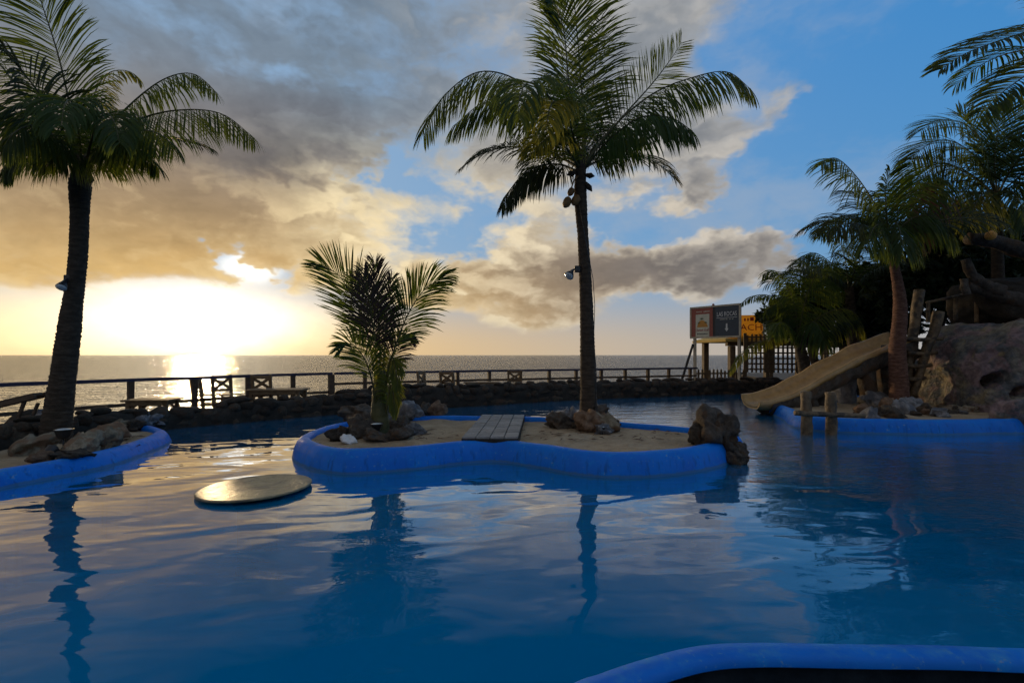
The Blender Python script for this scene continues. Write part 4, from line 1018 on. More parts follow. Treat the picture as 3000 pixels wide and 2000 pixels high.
def spot(px, py, z, w, label, mat='black_metal', up=False):
    p = G(px, py, z); s = p.y / FOC * w / 2; root = empty('ground_spotlight', (p.x, p.y, z - .02), label, 'lamp')
    tilt = Matrix.Rotation(R(0 if up else -62), 4, 'X')
    me = lathe('bowl', [(0.001, 0), (s * .55, .0), (s * .8, s * .5), (s, s * 1.2), (s * 1.06, s * 1.25), (s * .95, s * 1.22)], 20); me.transform(Matrix.Translation((0, 0, s * 1.1)) @ tilt)
    link('bowl', me, MATS[mat], root)
    me = lathe('lens', [(s * .96, s * 1.2), (s * .6, s * 1.34), (0.001, s * 1.4)], 20); me.transform(Matrix.Translation((0, 0, s * 1.1)) @ tilt); link('lens', me, MATS['white_plastic' if not up else 'lens'], root)
    link('stake', tube('stake', [(0, 0, -.05), (0, 0, s * 1.1)], [.012, .012], 6), MATS['black_metal'], root)
spot(108, 1055, LS, 28, 'white faced ground lamp by the left kerb')
spot(146, 1022, LS + .12, 34, 'black bowl shaped ground lamp at the left palm foot', up=True)
spot(865, 1000, CS + .05, 26, 'black ground lamp at the young palm foot', up=True)
spot(1383, 996, CS, 16, 'little ground lamp glinting before the tall palm rocks', up=True)

# ------------------------------------------------------------------ signboards
def text_mesh(s, size, shear=0.0):
    cu = bpy.data.curves.new('lettering', 'FONT'); cu.body = s; cu.size = size; cu.extrude = 0.004; cu.align_x = 'CENTER'; cu.shear = shear; cu.resolution_u = 2
    o = bpy.data.objects.new('lettering', cu); col.objects.link(o); dg = bpy.context.evaluated_depsgraph_get()
    me = bpy.data.meshes.new_from_object(o.evaluated_get(dg)); bpy.data.objects.remove(o); bpy.data.curves.remove(cu); me.materials.clear(); return me
def sign_root(A, B, name, label):
    """A, B: left and right foot on the ground; local x runs along the board, local -y faces the viewer"""
    rz = math.atan2(B.y - A.y, B.x - A.x); return empty(name, (A.x, A.y, 0.03), label, 'sign', None, rz), (B - A).xy.length
TOUP = Matrix.Rotation(R(90), 4, 'X')
def lettering(par, s, size, x, y, z, mat, width=None, shear=0.0):
    me = text_mesh(s, size, shear)
    if width:
        xs = [v.co.x for v in me.vertices]; k = width / (max(xs) - min(xs)); me.transform(Matrix.Diagonal((k, 1, 1, 1)))
    me.transform(Matrix.Translation((x, y, z)) @ TOUP); return link('lettering', me, MATS[mat], par)
def worn_print(par, x, y, z, width, height, mat, seed=1, lo=.6, hi=1.3):
    """a line of print too small or worn to read: a row of short strokes"""
    r_ = random.Random(seed); bm = bmesh.new(); q = x - width / 2
    while q < x + width / 2:
        w = height * r_.uniform(lo, hi); w = min(w, x + width / 2 - q); k = height * r_.uniform(.7, 1)
        if w > height * .2 and r_.random() < .86: box_bm(bm, (q + w / 2, y, z + k / 2), (w, .004, k))
        q += w + height * .35
    return link('worn_print', bm_mesh('worn_print', bm), MATS[mat], par)
def pbox(par, nm, x0, x1, y0, y1, z0, z1, mat, bev=0.0):
    bm = bmesh.new(); box_bm(bm, ((x0 + x1) / 2, (y0 + y1) / 2, (z0 + z1) / 2), (x1 - x0, y1 - y0, z1 - z0), None, bev); return link(nm, bm_mesh(nm, bm), MATS[mat], par)
A, B = W(1587, 815, 21.4), W(1701, 815, 19.6)
sg, SW = sign_root(A, B, 'signboard', 'cream framed double signboard on two posts with a mountain poster and white arrow')
zb, zt = 2.22, 3.55
pbox(sg, 'post', 0.10, 0.20, 0.02, 0.12, 0, zt - .03, 'cream_wood'); pbox(sg, 'post', SW - .14, SW - .04, 0.02, 0.12, 0, zt - .03, 'cream_wood')
fr = pbox(sg, 'backing', 0.0, SW, -0.02, 0.015, zb, zt, 'sign_black')
for nm, a in (('frame_bar', (-.02, SW + .02, -.05, .018, zt - .05, zt + .02)), ('frame_bar', (-.02, SW + .02, -.05, .018, zb - .03, zb + .04)), ('frame_bar', (-.03, .045, -.048, .016, zb + .04, zt - .05)), ('frame_bar', (SW - .045, SW + .03, -.048, .016, zb + .04, zt - .05))): pbox(sg, nm, *a, 'cream_wood')
mp = pbox(sg, 'maroon_panel', .045, SW * .47, -.032, -.021, zb + .045, zt - .055, 'sign_maroon')
worn_print(mp, SW * .27, -.034, zt - .23, SW * .28, .045, 'sign_cream', 1)
ps = pbox(mp, 'poster', SW * .115, SW * .40, -.040, -.033, zb + .02, zt - .32, 'sign_cream')
pc = SW * .2575
bm = bmesh.new()
mound = [(-.27, 0), (-.22, .16), (-.15, .26), (-.05, .30), (.05, .29), (.15, .23), (.23, .12), (.28, 0)]
vt = [bm.verts.new((pc + x_ * .95, -.0425, zb + .45 + z_)) for x_, z_ in mound]; bm.faces.new(vt)
link('mound_picture', bm_mesh('mound_picture', bm), MATS['sign_orange'], mp)
bm = bmesh.new()
for cx_, cz_, r_ in ((-.03, .36, .12), (.16, .20, .09), (-.16, .20, .07)):
    for k in range(9):
        a = R(20 * k + 10); tipp = (pc + cx_ + math.cos(a) * r_, -.0445, zb + .45 + cz_ + math.sin(a) * r_ - .04); n_ = (math.sin(a) * .012, -math.cos(a) * .012)
        bm.faces.new([bm.verts.new((pc + cx_ - n_[0], -.0445, zb + .43 + cz_ - n_[1])), bm.verts.new(tipp), bm.verts.new((pc + cx_ + n_[0], -.0445, zb + .43 + cz_ + n_[1]))])
link('leaf_picture', bm_mesh('leaf_picture', bm), MATS['sign_green'], mp)
lettering(mp, 'Sunset Grill', .17, pc, -.0425, zb + .28, 'sign_red', SW * .27, 0.3)
worn_print(mp, pc, -.0425, zb + .14, SW * .22, .05, 'sign_black', 2)
sl = pbox(sg, 'slate_panel', SW * .52, SW - .047, -.033, -.0215, zb + .045, zt - .055, 'sign_slate')
sc_ = SW * .745
lettering(sl, 'LAS ROCAS', .26, sc_, -.0355, zt - .46, 'sign_white', SW * .38)
pbox(sl, 'white_line', sc_ - SW * .20, sc_ + SW * .20, -.0365, -.0335, zt - .535, zt - .52, 'sign_white')
worn_print(sl, sc_, -.0355, zt - .61, SW * .26, .035, 'sign_cream', 3)
bm = bmesh.new(); arrow = [(-.035, .0), (.035, .0), (.035, -.2), (.085, -.2), (0, -.34), (-.085, -.2), (-.035, -.2)]
bm.faces.new([bm.verts.new((sc_ + x_, -.0355, zb + .56 + z_)) for x_, z_ in arrow]); link('down_arrow', bm_mesh('down_arrow', bm), MATS['sign_white'], sl)
lampk = W(1642, 697, 19.1); bm = bmesh.new(); bmesh.ops.create_icosphere(bm, subdivisions=2, radius=.055); link('knob', bm_mesh('knob', bm, True), MATS['sign_maroon'], sg).location = (SW * .475, -.01, zt + .05)
bm = bmesh.new(); bar_bm(bm, W(1592, 790, 21.3), W(1562, 886, 21.7), .08, .08); tag(link('brace_pole', bm_mesh('brace_pole', bm), MATS['black_metal']), 'dark slanting pole propping the left post of the double signboard', 'pole')

# pavilion with the yellow sign
PD = 22.2
A, B = W(1660, 815, PD), W(1990, 815, PD + .8)
pav = empty('pavilion', (A.x, A.y, 0.03), 'open shelter with yellow edged roof behind the double signboard', 'pavilion', None, math.atan2(B.y - A.y, B.x - A.x)); PL_ = (B - A).length
zr = EYE + 30 * PD / FOC
bm = bmesh.new()
vv = [(-.15, -.5, zr - .03), (PL_, -.5, zr - .03), (PL_, 2.6, zr - .03), (-.15, 2.6, zr - .03), (.45, .2, zr + .30), (PL_ - .4, .2, zr + .30), (PL_ - .4, 1.9, zr + .30), (.45, 1.9, zr + .30), (-.15, -.5, zr + .08), (PL_, -.5, zr + .08), (PL_, 2.6, zr + .08), (-.15, 2.6, zr + .08)]
vb = [bm.verts.new(v) for v in vv]
for f in ((3, 2, 1, 0), (0, 1, 9, 8), (1, 2, 10, 9), (2, 3, 11, 10), (3, 0, 8, 11), (8, 9, 5, 4), (9, 10, 6, 5), (10, 11, 7, 6), (11, 8, 4, 7), (4, 5, 6, 7)): bm.faces.new([vb[k] for k in f])
link('roof', bm_mesh('roof', bm), MATS['thatch'], pav)
pbox(pav, 'beam', .05, PL_ - .2, -.32, -.12, zr - .22, zr - .033, 'lattice_wood')
for x_ in (.3, PL_ * .5, PL_ - .4):
    pbox(pav, 'post', x_ - .13, x_ + .13, -.35, -.09, 0, zr - .225, 'lattice_wood', .02); pbox(pav, 'post', x_ - .13, x_ + .13, 2.0, 2.26, 0, zr - .033, 'lattice_wood', .02)
A, B = W(1672, 815, PD - .35), W(1755, 815, PD - .75)
ys, YW = sign_root(A, B, 'yellow_sign', 'yellow painted beach sign with red letters standing on the shelter roof')
ys.location.z = zr + .10; yh = 1.08
pbox(ys, 'board', 0, YW, -.02, .02, 0, yh, 'sign_yellow'); pbox(ys, 'edge_strip', YW - .05, YW + .02, -.028, .024, -.002, yh + .02, 'cream_wood')
lettering(ys, 'BEACH', .40, YW * .49, -.0235, .40, 'sign_red', YW * .88)
worn_print(ys, YW * .70, -.0235, .82, YW * .5, .17, 'sign_red', 4, .25, .9)
worn_print(ys, YW * .70, -.0235, .15, YW * .45, .11, 'sign_orange', 5, .25, .7)

# lattice screens right of the shelter and low picket fences
def lattice(pa, da, pb, db, z0, z1, nv, nh, label, mat='lattice_wood', fw=.05):
    A, B = W(pa, 815, da), W(pb, 815, db); L = (B - A).length
    root = empty('lattice_fence', (A.x, A.y, 0.03), label, 'fence', None, math.atan2(B.y - A.y, B.x - A.x))
    for k in range(nv): 
        x_ = L * (k + .5) / nv + rng.uniform(-.01, .01); pbox(root, 'upright_slat', x_ - fw / 2, x_ + fw / 2, -.012, .012, z0 - .03, z1 + rng.uniform(-.03, .03), mat)
    for k in range(nh):
        z_ = z0 + (z1 - z0) * (k + .5) / nh; pbox(root, 'cross_slat', 0, L, -.038, -.0145, z_ - fw * .45, z_ + fw * .45, mat)
    for x_ in (0, L * .5, L): pbox(root, 'post', x_ - .06, x_ + .06, .016, .13, 0, z1 + .06, mat)
    return root
lattice(1712, 20.8, 1835, 20.2, 0.75, 2.35, 12, 7, 'dark wooden lattice screen beside the shelter post, sea showing through', fw=.075)
lattice(1838, 20.2, 2040, 19.4, 0.55, 2.5, 14, 7, 'wooden lattice screen behind the slide', fw=.07)
def picket(pa, da, pb, db, z1, n, label):
    A, B = W(pa, 815, da), W(pb, 815, db); L = (B - A).length
    root = empty('picket_fence', (A.x, A.y, 0.03), label, 'fence', None, math.atan2(B.y - A.y, B.x - A.x))
    for k in range(n):
        x_ = L * (k + .5) / n; h = z1 + rng.uniform(-.05, .04); bm = bmesh.new()
        vt = [bm.verts.new(v) for v in ((x_ - .04, -.012, 0), (x_ + .04, -.012, 0), (x_ + .04, -.012, h - .06), (x_, -.012, h), (x_ - .04, -.012, h - .06))]
        f = bm.faces.new(vt); q = bmesh.ops.extrude_face_region(bm, geom=[f]); bmesh.ops.translate(bm, vec=(0, .024, 0), verts=[v for v in q['geom'] if isinstance(v, bmesh.types.BMVert)])
        link('picket', bm_mesh('picket', bm), MATS['lattice_wood'], root)
    for z_ in (.25, z1 - .18): pbox(root, 'rail', 0, L, .0145, .045, z_ - .035, z_ + .035, 'lattice_wood')
picket(1600, 20.6, 1712, 20.9, 0.86, 13, 'dark low picket fence under the double signboard')
picket(1915, 18.6 + .7, 2005, 19.0, 0.90, 11, 'sunlit low picket fence seen under the slide')

# ------------------------------------------------------------------ loose stones on the islet
g5 = 'loose stones scattered on the islet sand under the grotto'
for k in range(22):
    px, py = rng.uniform(2095, 2290), rng.uniform(932, 956)
    rk(px, py, IZ - .09, rng.uniform(14, 34), rng.uniform(9, 18), rng.choice(('rock_grey', 'rock_dark', 'rock_pale', 'rock_rust')), 'small loose stone on the islet sand in front of the grotto', g5)
# ------------------------------------------------------------------ slide
S = [(6.05, 12.28, .22), (6.5, 12.33, .24), (7.0, 12.38, .37), (7.6, 12.45, .66), (8.3, 12.52, 1.02), (9.0, 12.60, 1.34), (9.6, 12.7, 1.57), (10.4, 12.82, 1.82)]
sp = resample(catmull(S, 10), 46)
sl_root = empty('water_slide', (8.3, 12.5, 0.0), 'tan water slide trough curving down into the pool from the grotto', 'slide'); SB = sl_root.location
def trough(name, inner, mat):
    vs_, fs = [], []; prof_in = [(-.36, .25), (-.34, .13), (-.25, .03), (-.10, -.01), (.10, -.01), (.25, .03), (.34, .13), (.36, .25)]
    prof_out = [(.395, .255), (.38, .11), (.28, -.05), (.10, -.09), (-.10, -.09), (-.28, -.05), (-.38, .11), (-.395, .255)]
    pr = prof_in + prof_out; m_ = len(pr)
    for i, p in enumerate(sp):
        t = (sp[min(i + 1, 45)] - sp[max(i - 1, 0)]).normalized(); s = Vector((-t.y, t.x, 0)).normalized(); n = t.cross(s); n = n if n.z > 0 else -n
        wv_ = 1 + .05 * mnoise.noise(Vector((i * .23, 0, 0)))
        fl = 1 - 0.25 * max(0, 1 - i / 6)
        for a, h in pr:
            hh = h * fl + .03 * mnoise.noise(Vector((i * .2, a * 3, 2))); vs_.append(p + s * a * wv_ + n * hh + Vector((0, 0, a * .16)) - SB)      # banked towards the pool
        if i:
            o_, c_ = (i - 1) * m_, i * m_
            for k in range(m_): fs.append((o_ + k, o_ + (k + 1) % m_, c_ + (k + 1) % m_, c_ + k))
    for e_ in (0, 45):
        for k in range(7): fs.append((e_ * m_ + k, e_ * m_ + k + 1, e_ * m_ + 14 - k, e_ * m_ + 15 - k))
    return mesh(name, vs_, fs)
link('trough', trough('trough', True, None), MATS['slide_tan'], sl_root)
# rough cement skin under the trough
vs_, fs = [], []; NS = 14
for i, p in enumerate(sp[3:]):
    t = (sp[min(i + 4, 45)] - sp[i + 2]).normalized(); s = Vector((-t.y, t.x, 0)).normalized()
    dep = 0.26 + .10 * mnoise.noise(Vector((i * .4, 1, 0))) + 0.16 * min(1, i / 10)
    for k in range(NS):
        a = math.pi * k / (NS - 1); q = p + s * math.cos(a) * .43 + Vector((0, 0, .16 - max(0.0, math.sin(a)) ** .7 * (dep + .1)))
        q.z += math.cos(a) * .06; q += Vector((0, 0, -.09)) * abs(mnoise.noise(q * 3.5)) + s * .06 * mnoise.noise(q * 4)
        if q.z < -.4: q.z = -.4
        vs_.append(q - SB)
    if i:
        o_, c_ = (i - 1) * NS, i * NS
        for k in range(NS - 1): fs.append((o_ + k, o_ + k + 1, c_ + k + 1, c_ + k))
link('cement_skin', mesh('cement_skin', vs_, fs), MATS['rock_dark'], sl_root)
for k, (x_, y_, zt_, r_) in enumerate(((7.55, 12.25, .5, .17), (8.1, 12.65, .8, .2), (9.2, 12.5, 1.35, .2), (10.0, 12.75, 1.75, .2))):
    P_ = [Vector((x_, y_, -.6)), Vector((x_ + .03, y_, zt_ * .35)), Vector((x_ - .03, y_, zt_ * .7)), Vector((x_, y_, zt_))]
    link('support_pier', tube('support_pier', [q - SB for q in resample(catmull(P_, 6), 12)], [r_ * (1 + .2 * mnoise.noise(Vector((j * .9, k, 0)))) for j in range(12)], 12, True, .12, k), MATS['rock_dark'], sl_root)
def log(pts, r0, r1, seed=0, knots=.10):
    q = resample(catmull(pts, 8), 16); return tube('log', q, [(r0 + (r1 - r0) * i / 15) * (1 + knots * mnoise.noise(Vector((i * .8, seed * 3.1, 0)))) for i in range(16)], 12, True, .07, seed)
def logthing(name, pts, r0, r1, label, cat, group=None, mat='log', seed=0):
    b0 = Vector(pts[0]); me = log([Vector(q) - b0 for q in pts], r0, r1, seed); o = link(name, me, MATS[mat], None, b0); return tag(o, label, cat, group)
gate = empty('log_barrier', W(1880, 976, 9.12).xy.to_3d() + Vector((0, 0, -.6)), 'pair of rough log posts joined by a rail standing in the water before the slide', 'posts')
GB = gate.location
for px in (1850, 1907):
    a = W(px, 976, 9.12); link('post', log([Vector((a.x, a.y, -.6)) - GB, Vector((a.x + .02, a.y, .2)) - GB, Vector((a.x, a.y, .80 + rng.uniform(-.02, .03))) - GB], .115, .088, px), MATS['log'], gate)
a, c_ = W(1826, 948, 9.0), W(1985, 955, 9.06)
link('rail', log([a - GB, (a + c_) / 2 - GB, c_ - GB], .05, .045, 3), MATS['log'], gate)

# ------------------------------------------------------------------ grotto
def blob_rock(name, c, s, seed, amp=.22, sub=5, dents=(), squash=3.0):
    bm = bmesh.new(); bmesh.ops.create_icosphere(bm, subdivisions=sub, radius=1.0); off = Vector((seed * 7.3, seed * 3.1, seed))
    for v in bm.verts:
        p = v.co.copy(); n = p.normalized()
        k = (abs(p.x) ** squash + abs(p.y) ** squash + abs(p.z) ** squash) ** (-1 / squash); p = p * k
        p = Vector((p.x * s[0], p.y * s[1], p.z * s[2])); q = p * .9 + off
        h = amp * (mnoise.noise(q) + .55 * mnoise.noise(q * 2.3) + .32 * mnoise.noise(q * 5.1) + .16 * mnoise.noise(q * 11))
        p += n * h; w_ = p + Vector(c)
        for (dx, dy, rx, ry, dep) in dents:               # hollows scooped into the side that faces the pool
            if w_.y < c[1] and w_.y > 1:
                e = math.hypot((w_.x / w_.y * FOC + 1176 - dx) / rx, (815 + (EYE - w_.z) / w_.y * FOC - dy + 0.25 * (w_.x / w_.y * FOC + 1176 - dx)) / ry)
                if e < 1: p += Vector((0.3, 1, -.1)) * dep * min(1, (1 - e) * 4.0)
        v.co = p
    return bm_mesh(name, bm, True)
gc = Vector((12.75, 11.9, .50))
gro = empty('grotto_rock', (gc.x, gc.y, -.5), 'big artificial rock painted grey pink and ochre with a dark hollow at right edge', 'rock')
me = blob_rock('rock_body', gc, (2.0, 1.35, 1.72), 3.0, .24, 6, [(2285, 872, 30, 17, .8), (2345, 900, 26, 12, .5)], 4.5)
link('rock_body', me, MATS['rock_painted'], gro).location = gc - gro.location
me = blob_rock('rock_foot', Vector((12.6, 10.6, 0)), (.62, .45, .62), 5.0, .20, 5); link('rock_foot', me, MATS['rock_painted'], gro).location = Vector((10.25, 9.62, .08)) - gro.location
me = blob_rock('rock_flank', Vector((9.9, 13.2, 0.4)), (.75, .7, 1.15), 6.0, .2, 5); link('rock_flank', me, MATS['rock_dark'], gro).location = Vector((11.2, 13.9, .4)) - gro.location
me = blob_rock('rock_pillar', Vector((9.2, 13.2, 0.4)), (.30, .4, .75), 8.0, .2, 4); link('rock_pillar', me, MATS['rock_grey'], gro).location = Vector((9.15, 13.35, .62)) - gro.location
# upper rock shelves that reach over the grotto
up_ = empty('rock_overhang', (13.4, 12.8, 2.0), 'dark rock shelves and stone beams built up over the painted grotto', 'rock'); UB = up_.location
me = blob_rock('upper_rock', Vector((14, 13, 3)), (1.9, 1.3, .75), 9.0, .25, 5); link('upper_rock', me, MATS['mortar'], up_).location = Vector((14.3, 13.1, 2.85)) - UB
def beam(pts, r0, r1, seed):
    link('stone_beam', log([W(*p) - UB for p in pts], r0, r1, seed, .25), MATS['rock_dark'], up_)
beam([(2224, 548, 12.0), (2285, 555, 12.0), (2352, 578, 12.0), (2440, 610, 12.0)], .16, .19, 2)
beam([(2218, 596, 12.2), (2232, 630, 12.2), (2262, 655, 12.2), (2300, 668, 12.2)], .10, .16, 3)
beam([(2216, 655, 12.3), (2262, 668, 12.3), (2340, 690, 12.3), (2440, 700, 12.3)], .14, .24, 4)
beam([(2214, 640, 12.25), (2216, 660, 12.25), (2222, 676, 12.25)], .09, .08, 6)
bm = bmesh.new(); bmesh.ops.create_icosphere(bm, subdivisions=3, radius=.115); o = link('ball', bm_mesh('ball', bm, True), MATS['orange'], None, W(2275, 541, 11.75)); tag(o, 'orange ball resting on the stone beam at the right edge', 'ball')
# ladder and rail of logs
lad = empty('log_ladder', W(2105, 900, 12.4), 'rough log ladder leaning against the grotto right of the slide palm', 'ladder'); AB = lad.location
link('side_log', log([W(px, py, 12.5) - AB for px, py in ((2082, 920), (2086, 832), (2092, 787), (2099, 756), (2106, 706), (2112, 666))], .10, .12, 11), MATS['log'], lad)
link('side_log', log([W(px, py, 12.3) - AB for px, py in ((2096, 912), (2112, 862), (2128, 801), (2144, 765), (2156, 716))], .075, .13, 12), MATS['log'], lad)
for k, (x0, x1, y_) in enumerate(((2079, 2164, 778), (2084, 2152, 810), (2078, 2139, 839), (2078, 2126, 869))):
    link('rung', log([W(x0, y_, 12.35) - AB, W((x0 + x1) / 2, y_ + 2, 12.28) - AB, W(x1, y_ - 1, 12.25) - AB], .055, .05, 20 + k), MATS['log'], lad)
lr = empty('log_rail', W(2190, 715, 12.9), 'dark log handrail on the platform above the grotto', 'railing'); RB = lr.location
link('handrail', log([W(2128, 695, 12.9) - RB, W(2190, 682, 12.9) - RB, W(2250, 668, 12.9) - RB], .04, .045, 31), MATS['log'], lr)
for px, y0, y1 in ((2132, 740, 692), (2195, 735, 680), (2243, 740, 672)):
    link('post', log([W(px, y0, 12.9) - RB, W(px, (y0 + y1) / 2, 12.9) - RB, W(px, y1, 12.9) - RB], .05, .045, px), MATS['furniture_wood' if px == 2243 else 'log'], lr)

# ------------------------------------------------------------------ palms and trees on the right
RD = 11.9
rp = Palm(RD, 'red trunked palm on the islet in front of the slide', base=W(2066, 928, RD))
rp.trunk([(2066, 935), (2064, 870), (2061, 800), (2067, 730), (2066, 680), (2056, 620), (2046, 570), (2042, 535)], [40, 37, 34, 30, 27, 21, 17, 15], 'bark_red', .09)
sd = dict(face=(0.1, -0.5, 0.8), n=74, width=.032, hang=.6, vee=.1, spread=(76, 42))
rp.frond([(2042, 545, 0), (2015, 480, 0), (1975, 415, 0), (1925, 365, -.1), (1885, 370, -.2)], 0.80, 'leaf', droop=.8, **sd)
rp.frond([(2040, 550, 0), (2000, 500, .2), (1940, 495, .3), (1880, 525, .4)], 0.75, 'leaf', droop=1.0, **sd)
rp.frond([(2045, 545, 0), (2070, 480, 0), (2110, 420, 0), (2145, 400, 0), (2165, 430, 0)], 0.8, 'leaf', droop=.9, **sd)
rp.frond([(2042, 545, 0), (2035, 480, -.4), (2035, 425, -.7), (2045, 390, -.9)], 0.7, 'leaf', droop=.6, face=(0, -1, .2), n=60, width=.034)
rp.frond([(2045, 545, 0), (2100, 500, -.3), (2150, 500, -.5), (2195, 545, -.6)], 0.8, 'leaf', droop=1.1, **sd)
rp.frond([(2042, 548, 0), (2030, 520, -.5), (2010, 520, -.9), (1990, 560, -1.2)], 0.8, 'leaf', droop=1.4, **sd)
rp.frond([(2044, 548, 0), (2055, 515, -.5), (2065, 525, -.9), (2075, 570, -1.2)], 0.85, 'leaf', droop=1.4, **sd)
rp.frond([(2044, 548, 0), (2090, 470, .2), (2128, 420, .3), (2140, 430, .3), (2140, 480, .3)], 0.6, 'leaf_dry', droop=1.4, **sd)
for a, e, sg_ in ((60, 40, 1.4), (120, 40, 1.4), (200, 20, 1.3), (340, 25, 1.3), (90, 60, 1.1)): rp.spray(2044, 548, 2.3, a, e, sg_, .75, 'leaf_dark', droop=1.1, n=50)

BD = 13.5
bp_ = Palm(BD, 'large dark palm spreading over the stone beams at the right edge', base=W(2292, 700, BD))
bp_.trunk([(2294, 760), (2292, 640), (2290, 540), (2288, 470), (2290, 440)], [26, 24, 22, 20, 14], 'bark', .09)
sd = dict(face=(0.1, -0.6, 0.75), n=76, width=.036, hang=.4, vee=.15, spread=(76, 42))
bp_.frond([(2290, 450, 0), (2250, 370, 0), (2190, 325, 0), (2140, 328, 0), (2092, 365, -.1)], 1.0, 'leaf', droop=.55, **sd)
bp_.frond([(2290, 450, 0), (2285, 370, 0), (2292, 300, 0), (2300, 250, 0)], 0.9, 'leaf', droop=.35, face=(0, -1, .2), n=70, width=.038)
bp_.frond([(2290, 450, 0), (2240, 420, -.3), (2180, 420, -.5), (2130, 470, -.7), (2110, 520, -.8)], 0.95, 'leaf', droop=1.0, **sd)
bp_.frond([(2290, 450, 0), (2262, 350, .3), (2235, 290, .5), (2200, 262, .7)], 0.85, 'leaf', droop=.4, face=(0.2, -1, .2), n=66, width=.036)
bp_.frond([(2290, 450, 0), (2330, 370, 0), (2380, 320, 0), (2440, 320, 0)], 1.0, 'leaf', droop=.6, **sd)
bp_.frond([(2290, 450, 0), (2340, 420, -.4), (2400, 420, -.6), (2450, 470, -.7)], 0.95, 'leaf', droop=.9, **sd)
bp_.frond([(2290, 452, 0), (2265, 440, -.6), (2240, 470, -1.0), (2228, 520, -1.2)], 0.85, 'leaf_yellow', droop=1.3, **sd)
bp_.frond([(2290, 452, 0), (2320, 440, -.6), (2345, 470, -1.0), (2352, 520, -1.2)], 0.85, 'leaf', droop=1.3, **sd)
bp_.frond([(2290, 452, 0), (2240, 455, .3), (2190, 490, .5), (2160, 540, .6)], 0.8, 'leaf_dark', droop=1.0, **sd)
bp_.frond([(2290, 450, 0), (2230, 400, .2), (2170, 375, .3), (2120, 395, .3), (2085, 445, .3)], 0.95, 'leaf', droop=.8, **sd)
bp_.frond([(2290, 450, 0), (2255, 330, -.2), (2215, 285, -.3), (2160, 275, -.4), (2115, 300, -.5)], 0.9, 'leaf', droop=.5, **sd)
bp_.frond([(2290, 450, 0), (2305, 350, .2), (2330, 280, .3), (2365, 250, .4)], 0.9, 'leaf', droop=.5, face=(-.2, -1, .2), n=70, width=.038)
bp_.frond([(2290, 452, 0), (2220, 440, -.4), (2160, 450, -.7), (2125, 500, -.9), (2112, 560, -1.0)], 0.8, 'leaf_dry', droop=1.2, gap=.3, **sd)
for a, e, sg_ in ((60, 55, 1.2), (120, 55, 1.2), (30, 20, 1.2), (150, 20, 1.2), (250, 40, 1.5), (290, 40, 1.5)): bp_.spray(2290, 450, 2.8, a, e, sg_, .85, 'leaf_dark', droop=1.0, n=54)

OD = 9.0
op = Palm(OD, 'palm standing right of the picture, its frond tips hanging in at top right', base=Vector(((2500 - 1176) / FOC * OD, OD, -.4)))
op.trunk([(2500, 1040), (2490, 700), (2480, 300), (2480, 130)], [48, 40, 34, 30], 'bark', .08)
op.frond([(2480, 120, 0), (2440, 60, 0), (2380, 68, 0), (2300, 92, 0), (2220, 122, 0), (2160, 160, 0)], 0.62, 'leaf', droop=.55, face=(0, -.5, .85), n=76, width=.040)
op.frond([(2480, 130, 0), (2430, 130, -.2), (2370, 165, -.3), (2300, 215, -.4), (2252, 270, -.5)], 0.60, 'leaf', droop=.7, face=(0, -.5, .85), n=70, width=.038)
op.frond([(2480, 120, 0), (2440, 20, .4), (2390, -40, .8), (2330, -60, 1.2)], 0.62, 'leaf', droop=.7, n=60, width=.036)
for a, e, sg_ in ((90, 40, 1.4), (0, 30, 1.3), (270, 30, 1.4), (45, 55, 1.2), (315, 50, 1.3)): op.spray(2480, 125, 2.8, a, e, sg_, .6, 'leaf', droop=.9, n=56)

KD = 16.2
kp = Palm(KD, 'low palm with fronds arching over the double signboard', base=W(1850, 878, KD))
kp.trunk([(1850, 900), (1848, 850), (1838, 800), (1830, 768)], [30, 26, 24, 18], 'bark_grey', .09)
sd = dict(face=(0.1, -0.5, 0.8), n=66, width=.038, hang=.6, vee=.1, spread=(76, 42))
kp.frond([(1830, 775, 0), (1800, 720, 0), (1785, 700, 0), (1768, 706, 0), (1760, 722, 0)], 0.42, 'leaf', droop=1.1, **sd)
kp.frond([(1830, 775, 0), (1795, 700, .2), (1765, 678, .3), (1728, 680, .3), (1704, 696, .3)], 0.34, 'leaf', droop=.8, **sd)
kp.frond([(1830, 778, 0), (1790, 775, -.2), (1745, 785, -.3), (1705, 812, -.4), (1676, 855, -.5)], 0.30, 'leaf_yellow', droop=1.2, **sd)
kp.frond([(1832, 775, 0), (1825, 700, .1), (1800, 640, .2), (1775, 620, .3), (1752, 630, .4)], 0.6, 'leaf', droop=.7, **sd)
kp.frond([(1832, 775, 0), (1850, 690, 0), (1875, 630, 0), (1905, 600, 0)], 0.9, 'leaf', droop=.6, **sd)
kp.frond([(1832, 775, 0), (1880, 730, -.3), (1930, 708, -.5), (1968, 722, -.6), (1985, 762, -.6)], 0.85, 'leaf_yellow', droop=1.5, **sd)
kp.frond([(1832, 775, 0), (1810, 745, -.5), (1790, 742, -.9), (1775, 765, -1.2)], 0.6, 'leaf', droop=1.4, **sd)
kp.frond([(1832, 775, 0), (1860, 740, -.5), (1880, 750, -.9), (1895, 785, -1.2)], 0.9, 'leaf', droop=1.4, **sd)
for a, e, sg_ in ((60, 40, 1.4), (120, 40, 1.3), (20, 45, 1.3), (160, 50, 1.3), (90, 65, 1.1), (200, 35, 1.4), (330, 40, 1.4)): kp.spray(1840, 776, 1.75 if a < 110 or a > 300 else 1.2, a, e, sg_, .62, 'leaf_dark', droop=1.1, n=50)
MD = 17.2
mp_ = Palm(MD, 'dark palm crown behind the low palm and left of the slide palm', base=W(1960, 870, MD))
mp_.trunk([(1962, 890), (1960, 800), (1955, 720), (1950, 660)], [26, 24, 22, 18], 'bark_grey', .09)
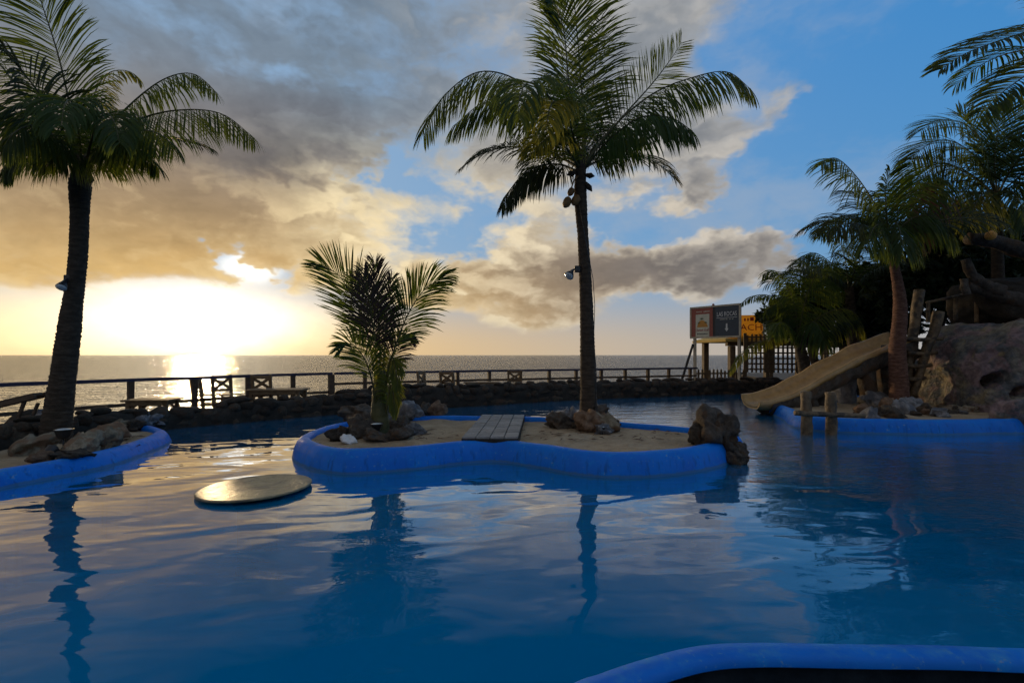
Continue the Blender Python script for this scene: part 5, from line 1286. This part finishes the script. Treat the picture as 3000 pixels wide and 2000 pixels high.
mp_.frond([(1950, 665, 0), (1915, 610, 0), (1870, 580, 0), (1835, 595, 0)], 0.9, 'leaf', droop=.9, **sd)
mp_.frond([(1950, 665, 0), (1900, 640, -.3), (1850, 640, -.5), (1810, 670, -.5)], 0.9, 'leaf', droop=1.1, **sd)
mp_.frond([(1950, 665, 0), (1940, 590, 0), (1920, 540, 0), (1890, 520, 0)], 0.9, 'leaf', droop=.8, **sd)
mp_.frond([(1950, 665, 0), (1990, 620, 0), (2030, 610, 0), (2065, 650, 0)], 0.9, 'leaf', droop=1.1, **sd)
for a, e, sg_ in ((60, 40, 1.4), (120, 40, 1.3), (20, 30, 1.3), (160, 30, 1.3), (250, 45, 1.5), (290, 35, 1.5), (200, 35, 1.4)): mp_.spray(1950, 665, 2.7, a, e, sg_, .85, 'leaf_dark', droop=1.2, n=50)

def tree(px, py_base, d, crown, label, seed, n=9000, leaf=.26):
    """broadleaf tree: trunk, limbs and leaves scattered in clumps through the crown; crown = [(px, py, rx, ry) ...]"""
    r_ = random.Random(seed); base = W(px, py_base, d); base.z = 0.0; root = empty('broadleaf_tree', base, label, 'tree'); k = d / FOC
    cs = [(W(cx, cy, d + r_.uniform(-.5, .8)), rx * k, ry * k) for cx, cy, rx, ry in crown]; fork = base.lerp(sum((c[0] for c in cs), Vector()) / len(cs), .55)
    link('trunk', tube('trunk', [base - base, (base.lerp(fork, .5) - base) + Vector((.08, 0, 0)), fork - base], [.20, .16, .12], 10, True, .08, seed), MATS['bark'], root)
    for j, (c, rx, ry) in enumerate(cs):
        m_ = fork.lerp(c, .5) + Vector((r_.uniform(-.2, .2), r_.uniform(-.2, .2), .1)); link('limb', tube('limb', [fork - base, m_ - base, c - base], [.10, .06, .02], 7, True, .08, j), MATS['bark'], root)
    vs_, fs = [], []
    for j, (c, rx, ry) in enumerate(cs):
        clumps = []
        for _ in range(26):
            v = Vector((r_.gauss(0, 1), r_.gauss(0, 1), r_.gauss(0, 1))).normalized() * r_.uniform(.35, 1.0) ** .6; clumps.append((Vector((v.x * rx, v.y * rx, v.z * ry)), r_.uniform(.22, .42) * min(rx, ry)))
        for _ in range(n // len(cs)):
            cc, cr = clumps[r_.randrange(26)]; v = Vector((r_.gauss(0, .55), r_.gauss(0, .55), r_.gauss(0, .5))) * cr
            p = c + cc + v - base; t = Vector((r_.uniform(-1, 1), r_.uniform(-1, 1), r_.uniform(-.9, .4))).normalized(); s = t.cross(Vector((r_.uniform(-1, 1), r_.uniform(-1, 1), r_.uniform(-1, 1)))).normalized()
            l = leaf * r_.uniform(.6, 1.3); b0 = len(vs_); vs_ += [p, p + t * l * .5 + s * l * .22, p + t * l, p + t * l * .5 - s * l * .22]; fs.append((b0, b0 + 1, b0 + 2, b0 + 3))
    link('crown', mesh('crown', vs_, fs, False), MATS['leaf_tree'], root)
tree(2150, 830, 15.5, [(2140, 600, 95, 80), (2080, 680, 80, 70), (2200, 660, 90, 80), (2180, 540, 80, 60), (2240, 600, 90, 70)], 'dense dark tree behind the slide palm and the ladder', 5)
tree(2320, 800, 16.2, [(2330, 600, 110, 90), (2270, 680, 90, 70), (2400, 640, 110, 90), (2350, 520, 80, 60), (2350, 740, 110, 60)], 'dense dark tree behind the stone beams at the right edge', 8)
tree(1990, 850, 18.0, [(1990, 700, 80, 70), (1930, 730, 70, 50), (2050, 720, 80, 60), (2030, 640, 80, 60)], 'dark leafy tree behind the lattice and the slide', 11)
tree(1880, 860, 18.6, [(1870, 700, 70, 50), (1830, 720, 60, 45), (1900, 660, 60, 50), (1790, 725, 45, 35)], 'dark bushy tree behind the low palm', 14, 6000)
